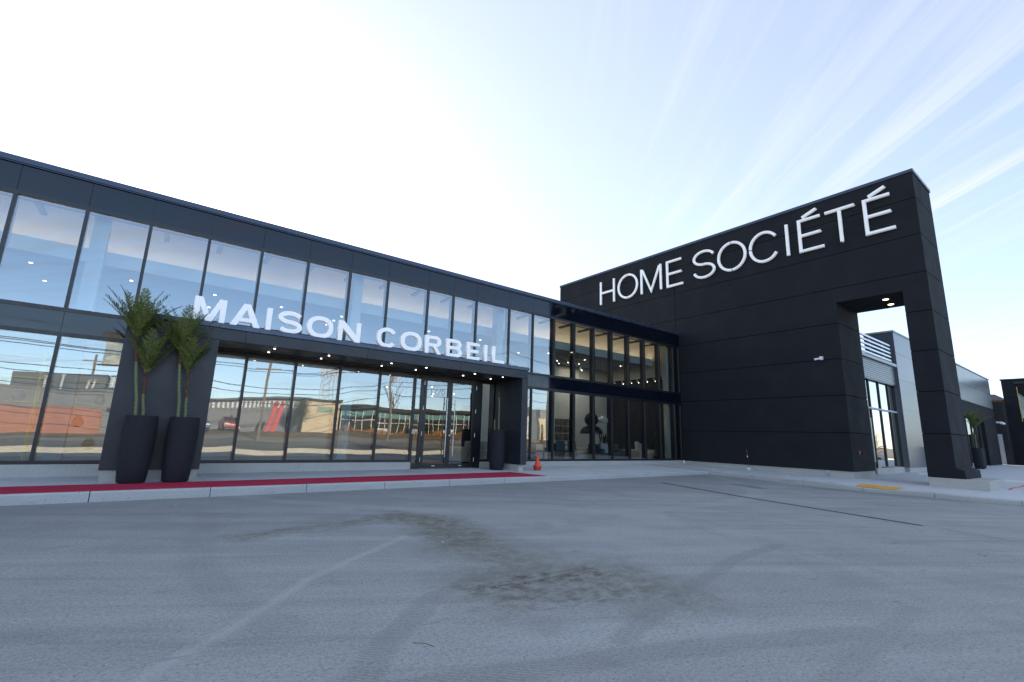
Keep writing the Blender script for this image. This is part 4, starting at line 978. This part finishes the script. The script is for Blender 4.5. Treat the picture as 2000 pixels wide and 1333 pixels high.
for r_ in range(3):
    for c_ in range(4):
        x, z = 15.85+c_*.30, 1.98-r_*.36
        t = thing('picture', 'small framed abstract photograph, %s of the %s row on the white partition' % (('first', 'second', 'third', 'last')[c_], ('top', 'middle', 'bottom')[r_]), 'picture', 'framed pictures on the partition', (x, 17.13, z))
        MB().box(-.125, .125, 0, .02, -.145, .145).build('frame', 'black', t); MB().box(-.11, .11, -.004, -.001, -.13, .13).build('print', 'photo', t)
def dome(x, y, zt, r_, h, label, mat, ball=False):
    t = thing('pendant_lamp', label, 'pendant lamp', 'dome pendants', (x, y, zt))
    MB().tube([(0, 0, h), (0, 0, 4.78-zt)], .008, 6).build('cord', 'brass', t)
    n = 10; MB().lathe([(r_*math.cos(R(90*i/n))+.005, h*math.sin(R(90*i/n))) for i in range(n+1)]).build('lamp_shade', mat, t, True)
    if ball: MB().lathe([(max(.005, r_*.62*math.sin(R(18*i))), h+r_*.45-r_*.62*math.cos(R(18*i))) for i in range(11)]).build('ball', mat, t, True)
dome(16.51, 14.8, 1.95, .26, .30, 'white bell shaped pendant lamp before the dark wall', 'whitepl')
dome(15.75, 14.8, 1.43, .50, .40, 'large dark dome pendant lamp before the white partition', 'black', True)
def indoor_plant(x, y, z, h, label):
    t = thing('potted_plant', label, 'potted plant', 'indoor plants', (x, y, z)); c = MB(); r_ = random.Random(int(x*10))
    for i in range(26):
        a = r_.random()*6.28; l_ = r_.uniform(.2, .7); zz_ = r_.uniform(.4, 1)*h; v = Vector((math.cos(a)*l_*.6, math.sin(a)*l_*.5, zz_)); q = v*.55
        s_ = Vector((-math.sin(a), math.cos(a), 0))*.05; k = len(c.v)
        c.v += [tuple(q), tuple((q+v)/2+s_), tuple(v), tuple((q+v)/2-s_)]; c.f.append((k, k+1, k+2, k+3)); c.tube([(0, 0, .2), tuple(q)], .006, 4)
    c.build('leaves', 'leaf2', t); MB().lathe([(.14, 0), (.18, .3), (.16, .3)], 0, 0, 18).build('pot', 'black', t, True)
indoor_plant(17.4, 15.6, .22, 1.5, 'tall leafy plant behind the white bell pendant')
indoor_plant(19.0, 13.7, .22, 1.6, 'leafy plant in the dark corner of the showroom')
def track(pts, z, label):
    t = thing('track_light', label, 'track light', 'track lights', (pts[0][0], pts[0][1], z)); P0 = Vector((*pts[0], 0)); P1 = Vector((*pts[-1], 0)); d = (P1-P0).normalized()*.3
    a = -d; b = P1-P0+d; MB().tube([tuple(a), tuple(b)], .014, 4).build('rail', 'whitepl', t)
    for p in pts:
        q = Vector((*p, 0))-P0; s_ = MB().tube([tuple(q), tuple(q+Vector((0, 0, -.10)))], .008, 6).tube([tuple(q+Vector((0, .02, -.09))), tuple(q+Vector((.03, -.05, -.21)))], .035, 10).build('spot', 'whitepl', t)
        MB().tube([tuple(q+Vector((.03, -.05, -.211))), tuple(q+Vector((.033, -.055, -.222)))], .019, 10).build('lens', 'lamp', s_)
track([(14.02, 15.3), (14.64, 15.25), (15.28, 15.2)], 4.76, 'front ceiling track with three white spotlights')
track([(16.2, 16.6), (16.9, 16.6), (17.7, 16.6)], 4.76, 'rear ceiling track with three white spotlights')
track([(19.2, y) for y in (16.86, 16.4, 15.89, 15.36, 14.92, 14.39, 13.94, 13.45)], 4.25, 'long track of eight spotlights along the black wall')

# ------------------------------------------------------------------ across the street (seen mirrored in the glass): mirrored depth V stands at y = 25.9 - V
def my(v): return 25.9-v
M['orangewall'] = simple('orange_red_wall', (.42, .18, .12), .85, .1, .5)
M['greywall'] = simple('grey_cladding', (.20, .21, .22), .7, .1, .4)
M['dgrey'] = simple('dark_grey_cladding', (.11, .12, .13), .7, .1, .4)
M['cream'] = simple('cream_render', (.66, .54, .36), .9, .08, .4)
M['roofdark'] = simple('dark_roof_edge', (.05, .045, .045), .8, .1, 1)
M['teal'] = simple('teal_glass_panel', (.12, .26, .26), .25, .2, .4)
M['olive'] = simple('olive_dark_glass', (.035, .032, .015), .2, .4, .3)
M['whitemetal'] = simple('white_frame', (.70, .71, .72), .5, .05, 2)
M['galv'] = simple('galvanised_steel', (.60, .62, .65), .45, .1, 2, metal=.2)
M['pole'] = simple('weathered_pole', (.22, .18, .14), .9, .25, 3)
M['redsign'] = simple('red_sign', (.62, .05, .05), .5, .08, 2)
M['grass'] = simple('dry_grass_blades', (.38, .20, .07), .95, .4, 3)
M['twig'] = simple('golden_twigs', (.33, .19, .06), .9, .35, 3)
M['hedge'] = simple('evergreen', (.03, .05, .02), .8, .4, 2)
M['bark'] = simple('bark', (.12, .09, .06), .95, .3, 5)
b = thing('street_warehouse', 'grey building with orange red lower wall across the street', 'building')
y = my(60)
MB().box(-34, -3.6, y-14, y, -.2, 2.5).build('lower_wall', 'orangewall', b)
MB().box(-34.02, -3.58, y-14.02, y+.04, 2.5, 4.25).build('upper_wall', 'greywall', b)
MB().box(-10.5, -3.9, y-9, y-2, 4.25, 5.7).build('roof_block', 'dgrey', b)
MB().box(-3.58, 1.6, y-10, y+.6, -.2, 4.35).build('wing', 'greywall', b)
MB().box(-3.3, -.4, y+.601, y+.75, 2.3, 2.75).build('canopy', 'roofdark', b)
MB().box(-3.0, -.2, y+.601, y+.66, -.2, 1.9).build('shopfront', 'dgrey', b)
for i, (x, h) in enumerate(((-8.3, 1), (-7.1, 1.2), (-5.2, .8), (-4.8, .8), (-3.4, 1.1), (-3.1, 1.1), (-2.8, 1.6), (-2.4, 1.8), (-1.9, 1.5), (-1.4, 1.0))):
    zb = 4.25 if x < -3.6 else 4.35
    MB().tube([(x, y-1.5 if x < -3.6 else y-.5, zb), (x, y-1.5 if x < -3.6 else y-.5, zb+h)], .11, 8).tube([(x, y-1.5 if x < -3.6 else y-.5, zb+h), (x, y-1.5 if x < -3.6 else y-.5, zb+h+.12)], .17, 8).build('flue', 'galv', b)
b = thing('billboard', 'large pale painted billboard on a post across the street', 'billboard')
m = NT('billboard_print'); f = m.noise(.8, 4, .6, dist=1.5); c = m.mix(m.ramp(f, .35, .65), (.55, .50, .42), (.16, .27, .33)); c = m.mix(m.ramp(m.noise(1.6, 3, .5, dist=2), .55, .7), c, (.30, .17, .09)); m.col(c); m.rough(.6); M['bill'] = m.m
MB().box(-4.7, 1.8, my(62)-.2, my(62), 6.9, 10.2).build('panel', 'bill', b); MB().box(-5.0, 2.1, my(62)+.02, my(62)+.7, 6.7, 6.82).build('catwalk', 'roofdark', b)
MB().tube([(-1.4, my(62)-.4, -.2), (-1.4, my(62)-.4, 9)], .25, 12).build('post', 'pole', b)
# grey store with ribbed band, then cream building and glazed building
b = thing('curved_roof_store', 'grey store with a white ribbed band under its bowed roof across the street', 'building')
y = my(66)
pr = [(1.5, 3.6), (5, 4.1), (9, 4.75), (13, 5.05), (15.3, 5.1), (15.3, .4), (1.5, .4)]
MB().prism(pr, 'Y', y-12, y).build('wall', 'greywall', b)
pr2 = [(1.3, 3.85), (1.3, 3.6), (5, 4.1), (9, 4.75), (13, 5.05), (15.35, 5.1), (15.35, 5.35), (13, 5.3), (9, 5.0), (5, 4.35)]
MB().prism(pr2, 'Y', y-12.2, y+.5).build('roof', 'dgrey', b)
mb = MB()
for i in range(26): x = 1.9+i*.5; h = interp(x, [(1.5, 3.5), (9, 4.6), (15.3, 5.0)]); mb.box(x, x+.22, y+.002, y+.12, h-.95, h-.1)
mb.build('ribbed_band', 'whitemetal', b)
MB().box(-7, 1.2, y-10, y-2, .0, 3.0).build('side_building', 'cream', b)
b = thing('cream_building', 'cream rendered building with a green sign panel across the street', 'building')
y = my(65)
MB().box(15.6, 20.3, y-12, y, .6, 5.05).build('wall', 'cream', b); MB().box(15.4, 20.5, y-12.2, y+.25, 5.05, 5.3).build('roof_edge', 'roofdark', b)
M['greensign'] = simple('pale_green_sign', (.25, .36, .28), .7, .1, 1)
MB().box(17.2, 19.4, y+.001, y+.06, 3.6, 4.4).build('sign_panel', 'greensign', b)
b = thing('glazed_building', 'low building with slanted white frames and dark glazing across the street', 'building')
x0, x1 = 20.5, 44
MB().box(x0, x1, y-12, y, .9, 4.0).build('glazing', 'olive', b); MB().box(x0, x1, y+.001, y+.05, 3.25, 4.25).build('clerestory', 'teal', b)
MB().box(x0-.2, x1+.2, y-12.2, y+.8, 4.25, 4.75).build('roof_edge', 'roofdark', b)
mb = MB()
for i in range(24): x = x0+i*1.0; lean = .25*math.sin(i*1.7); mb.prism([(x, .9), (x+.09, .9), (x+.09+lean, 4.25), (x+lean, 4.25)], 'Y', y+.052, y+.12)
mb.box(x0, x1, y+.125, y+.17, 2.55, 2.65); mb.build('frame', 'whitemetal', b)
for bx in (25.2, 30.6, 36): MB().box(bx, bx+1.8, y+.4, y+.7, 1.35, 1.42).box(bx, bx+1.8, y+.65, y+.72, 1.5, 1.9).box(bx+.1, bx+.16, y+.45, y+.7, .9, 1.4).box(bx+1.6, bx+1.66, y+.45, y+.7, .9, 1.4).build('bench', 'whitemetal', b)
b = thing('brown_block', 'brown blocks with pale silos at the right of the mirrored street', 'building')
y = my(62); MB().box(47, 53, y-10, y, .8, 5.8).build('wall', 'dgrey', b); MB().box(53.2, 63, y-10, y+.5, .8, 4.6).build('low_wall', 'cream', b); MB().box(55, 63, y-8, y-1, 4.6, 6.2).build('upper_wall', 'greywall', b)
for x in (48.5, 54, 56.5, 60): MB().tube([(x, y+2, .7), (x, y+2, 4.2)], .35, 14).build('silo', 'whitemetal', b, True)
for x in (49.5, 51.5): MB().tube([(x, y-2, 5.8), (x, y-2, 8.4)], .25, 12).build('chimney', 'galv', b, True)
# red slanted pylon
b = thing('pylon_sign', 'slanted twin red pylon across the street', 'pylon sign')
y = my(60)
for dx in (0, .55): MB().prism([(11.0+dx, -.1), (11.4+dx, -.1), (12.3+dx, 4.3), (11.9+dx, 4.3)], 'Y', y-.2, y).build('post', 'redsign', b)
# lattice mast
t = thing('antenna_mast', 'white lattice telephone mast behind the cream building', 'mast'); mb = MB(); V0 = 95; y = my(V0); cx = 26.7
def wd(z): return 1.5-.9*(z-1)/16
for sx in (-1, 1):
    for sy in (-1, 1): mb.tube([(cx+sx*wd(1), y+sy*wd(1), 1), (cx+sx*wd(17), y+sy*wd(17), 17)], .07, 5)
z = 1.
while z < 16:
    for sy in (-1, 1):
        mb.tube([(cx-wd(z), y+sy*wd(z), z), (cx+wd(z+1.2), y+sy*wd(z+1.2), z+1.2)], .04, 4).tube([(cx+wd(z), y+sy*wd(z), z), (cx-wd(z+1.2), y+sy*wd(z+1.2), z+1.2)], .04, 4)
    z += 1.2
mb.build('lattice', 'galv', t)
for zc_, n in ((12.4, 10), (14.6, 10)):
    for i in range(n): a = i*6.28/n; MB().box(cx+1.6*math.cos(a)-.14, cx+1.6*math.cos(a)+.14, y+1.6*math.sin(a)-.1, y+1.6*math.sin(a)+.1, zc_-.9, zc_+.9).build('antenna', 'whitemetal', t)
# utility poles and wires
def upole(x, y, h, label, lamp=False, lean=0):
    z = T(x, y); t = thing('utility_pole', label, 'utility pole', 'utility poles along the street', (x, y, z-.1))
    MB().tube([(0, 0, 0), (lean, 0, h)], [.17, .11], 10).build('pole', 'pole', t, True)
    MB().box(lean-1.1, lean+1.1, -.06, .06, h-.9, h-.76).build('crossarm', 'pole', t)
    for dx in (-1, -.5, .5, 1): MB().lathe([(.05, h-.76), (.03, h-.6)], lean+dx, 0, 8).build('insulator', 'whitemetal', t)
    if lamp:
        MB().tube([(lean, .1, h-3.2), (lean+1.0, .6, h-2.0), (lean+2.2, 1.2, h-1.7)], .04, 6).build('lamp_arm', 'galv', t); MB().box(lean+2.1, lean+2.75, 1.1, 1.4, h-1.8, h-1.62).build('lamp_head', 'galv', t)
        MB().lathe([(.25, h-2.6), (.25, h-1.8)], lean+.45, 0, 14).build('transformer', 'greybox', t, True)
py_ = -26.0
upole(-24, py_, 9.5, 'utility pole at the left end of the mirrored street')
upole(-6.2, -48, 9.0, 'utility pole behind the orange red building')
upole(9.2, py_, 8.0, 'utility pole beside the red pylon')
upole(22.2, py_-1, 9.6, 'utility pole with street lamp and transformer', True)
upole(34, py_+6, 10.5, 'tall leaning utility pole before the glazed building', False, .4)
upole(60, py_, 9.5, 'utility pole at the right end of the mirrored street')
P = [(-60, py_), (-24, py_), (9.2, py_), (22.2, py_-1), (34.4, py_+6), (60, py_), (95, py_)]
HH = [9.4, 9.0, 7.3, 9.2, 10.2, 9.4, 9.2]
for wi, (dz, dx) in enumerate(((0, -1), (0, 1), (-.25, -.5), (-1.8, 0), (-2.3, .1), (-3.3, 0), (1.6, 0))):
    pts = []
    for (a, b), ha, hb in zip(zip(P, P[1:]), HH, HH[1:]):
        for i in range(10):
            s_ = i/10; sag = .55*4*s_*(1-s_); pts.append((a[0]+(b[0]-a[0])*s_+dx, a[1]+(b[1]-a[1])*s_, ha+(hb-ha)*s_+dz-.3-sag))
    o = MB().tube(pts, .028, 4, False).build('overhead_wire', 'black'); tag(o, 'one of the overhead wires strung between the utility poles', 'wire', 'overhead wires')
# parked cars
M['carglass'] = simple('car_glass', (.02, .025, .03), .08, .1, 1, spec=.8)
M['tyre'] = simple('tyre', (.02, .02, .02), .8, .1, 5)
def car(x, y, z, rz, label, paint, suv=False, grp='parked cars'):
    t = thing('parked_car', label, 'car', grp, (x, y, z), rz); h = 1.72 if suv else 1.45
    body = [(-2.25, .38), (-2.3, .75), (-2.15, 1.0), (-1.5 if not suv else -2.0, 1.05), (1.0, 1.03), (1.95, .88), (2.25, .7), (2.28, .35), (1.75, .28), (-1.7, .28)]
    cab = [(-1.75 if not suv else -2.1, 1.04), (-1.2 if not suv else -1.9, h-.06), (-.9, h), (.2, h-.02), (.95, 1.03)]
    MB().prism(body, 'Y', -.9, .9).build('body', paint, t, bevel=.06)
    MB().prism(cab, 'Y', -.74, .74).build('window', 'carglass', t, bevel=.04)
    MB().prism([(-1.3, h-.03), (.25, h-.04), (.15, h+.02), (-1.0, h+.02)], 'Y', -.70, .70).build('roof', paint, t, bevel=.015)
    for sx in (-1.4, 1.4):
        for sy in (-.92, .72): w_ = MB().tube([(sx, sy, .33), (sx, sy+.2, .33)], .33, 20).build('wheel', 'tyre', t, True); MB().tube([(sx, sy-.01, .33), (sx, sy+.21, .33)], .19, 16).build('rim', 'brushed', w_, True)
    for sy in (-.6, .6): MB().box(2.2, 2.29, sy-.2, sy+.2, .62, .78).build('headlight', 'whitemetal', t)
    return t
M['cw'] = simple('white_car_paint', (.72, .75, .80), .2, .03, 1); M['cb'] = simple('blue_car_paint', (.05, .10, .2), .2, .05, 1); M['ck'] = simple('black_car_paint', (.02, .02, .025), .2, .05, 1); M['cr'] = simple('red_car_paint', (.4, .04, .03), .2, .05, 1)
car(53, -2.4, -.2, R(8), 'pale silver car mirrored in the shop door glass', 'cw', True)
for i, (x, p_, lb) in enumerate(((-1.2, 'cw', 'white car leftmost of the mirrored parked row'), (1.6, 'ck', 'black car second of the mirrored parked row'), (4.4, 'cb', 'blue car third of the mirrored parked row'), (7.2, 'cr', 'red car last of the mirrored parked row'))):
    car(x, -33.5, T(x, -33.5), R(90), lb, p_, False, 'parked cars across the street')
# dry grass, bushes and trees
mb = MB(); r_ = random.Random(5)
for i in range(2600):
    x = r_.uniform(20.5, 44); y = -38.4+r_.random()*1.8; h = r_.uniform(.3, 1.1)*(.6+.4*math.sin(x*1.3)); z = T(x, y); k = len(mb.v); dx = r_.uniform(-.25, .25)
    mb.v += [(x-.03, y, z), (x+.03, y, z), (x+dx, y+r_.uniform(-.2, .2), z+h)]; mb.f.append((k, k+1, k+2))
tag(mb.build('dry_grass', 'grass'), 'dry golden grass before the glazed building', 'grass', None, 'stuff')
def bare_tree(x, y, h, label, dens=900, mat='twig', spread=1.8, grp='golden bare trees'):
    z = T(x, y) if y < -4 else -.3; t = thing('bare_tree', label, 'tree', grp, (x, y, z)); r_ = random.Random(int(x*7+y)); tr = MB()
    tr.tube([(0, 0, 0), (.1, 0, h*.35), (.05, .1, h*.7)], [.12, .09, .04], 8)
    tips = []
    for i in range(16):
        a = r_.random()*6.28; z0 = h*r_.uniform(.15, .6); l_ = spread*r_.uniform(.5, 1); e = (math.cos(a)*l_, math.sin(a)*l_, min(h, z0+h*r_.uniform(.2, .5)))
        tr.tube([(.05, 0, z0), ((e[0])*.5, e[1]*.5, z0+(e[2]-z0)*.4), e], [.05, .03, .012], 5); tips.append(((.05, 0, z0), e))
    tr.build('trunk', 'bark', t); c = MB()
    for i in range(dens):
        a, b = r_.choice(tips); s_ = r_.uniform(.25, 1.1); p = Vector(a).lerp(Vector(b), s_)+Vector((r_.gauss(0, .22), r_.gauss(0, .22), r_.gauss(0, .25)))
        d = Vector((r_.gauss(0, 1), r_.gauss(0, 1), r_.uniform(.2, 1.6))).normalized()*r_.uniform(.2, .5); s1 = d.cross(Vector((0, 1, .2))).normalized()*.012; k = len(c.v)
        c.v += [tuple(p-s1), tuple(p+s1), tuple(p+d)]; c.f.append((k, k+1, k+2))
    c.build('crown', mat, t)
for i, (x, y, h) in enumerate(((58, -3.5, 3.6), (61, -5.2, 4.2), (64.5, -4.6, 3.9), (68, -6.5, 4.4))):
    bare_tree(x, y, h, ('golden leafless tree nearest the shop door reflection', 'second golden leafless tree behind the silver car', 'third golden leafless tree behind the silver car', 'farthest golden leafless tree behind the silver car')[i])
bare_tree(30.5, -46, 9.5, 'tall thin leafless tree behind the glazed building', 500, 'bark', 3.0, 'leafless trees')
bare_tree(14.6, -37.5, 4.0, 'dark bushy tree beside the red pylon', 2200, 'hedge', 1.3, 'leafless trees')
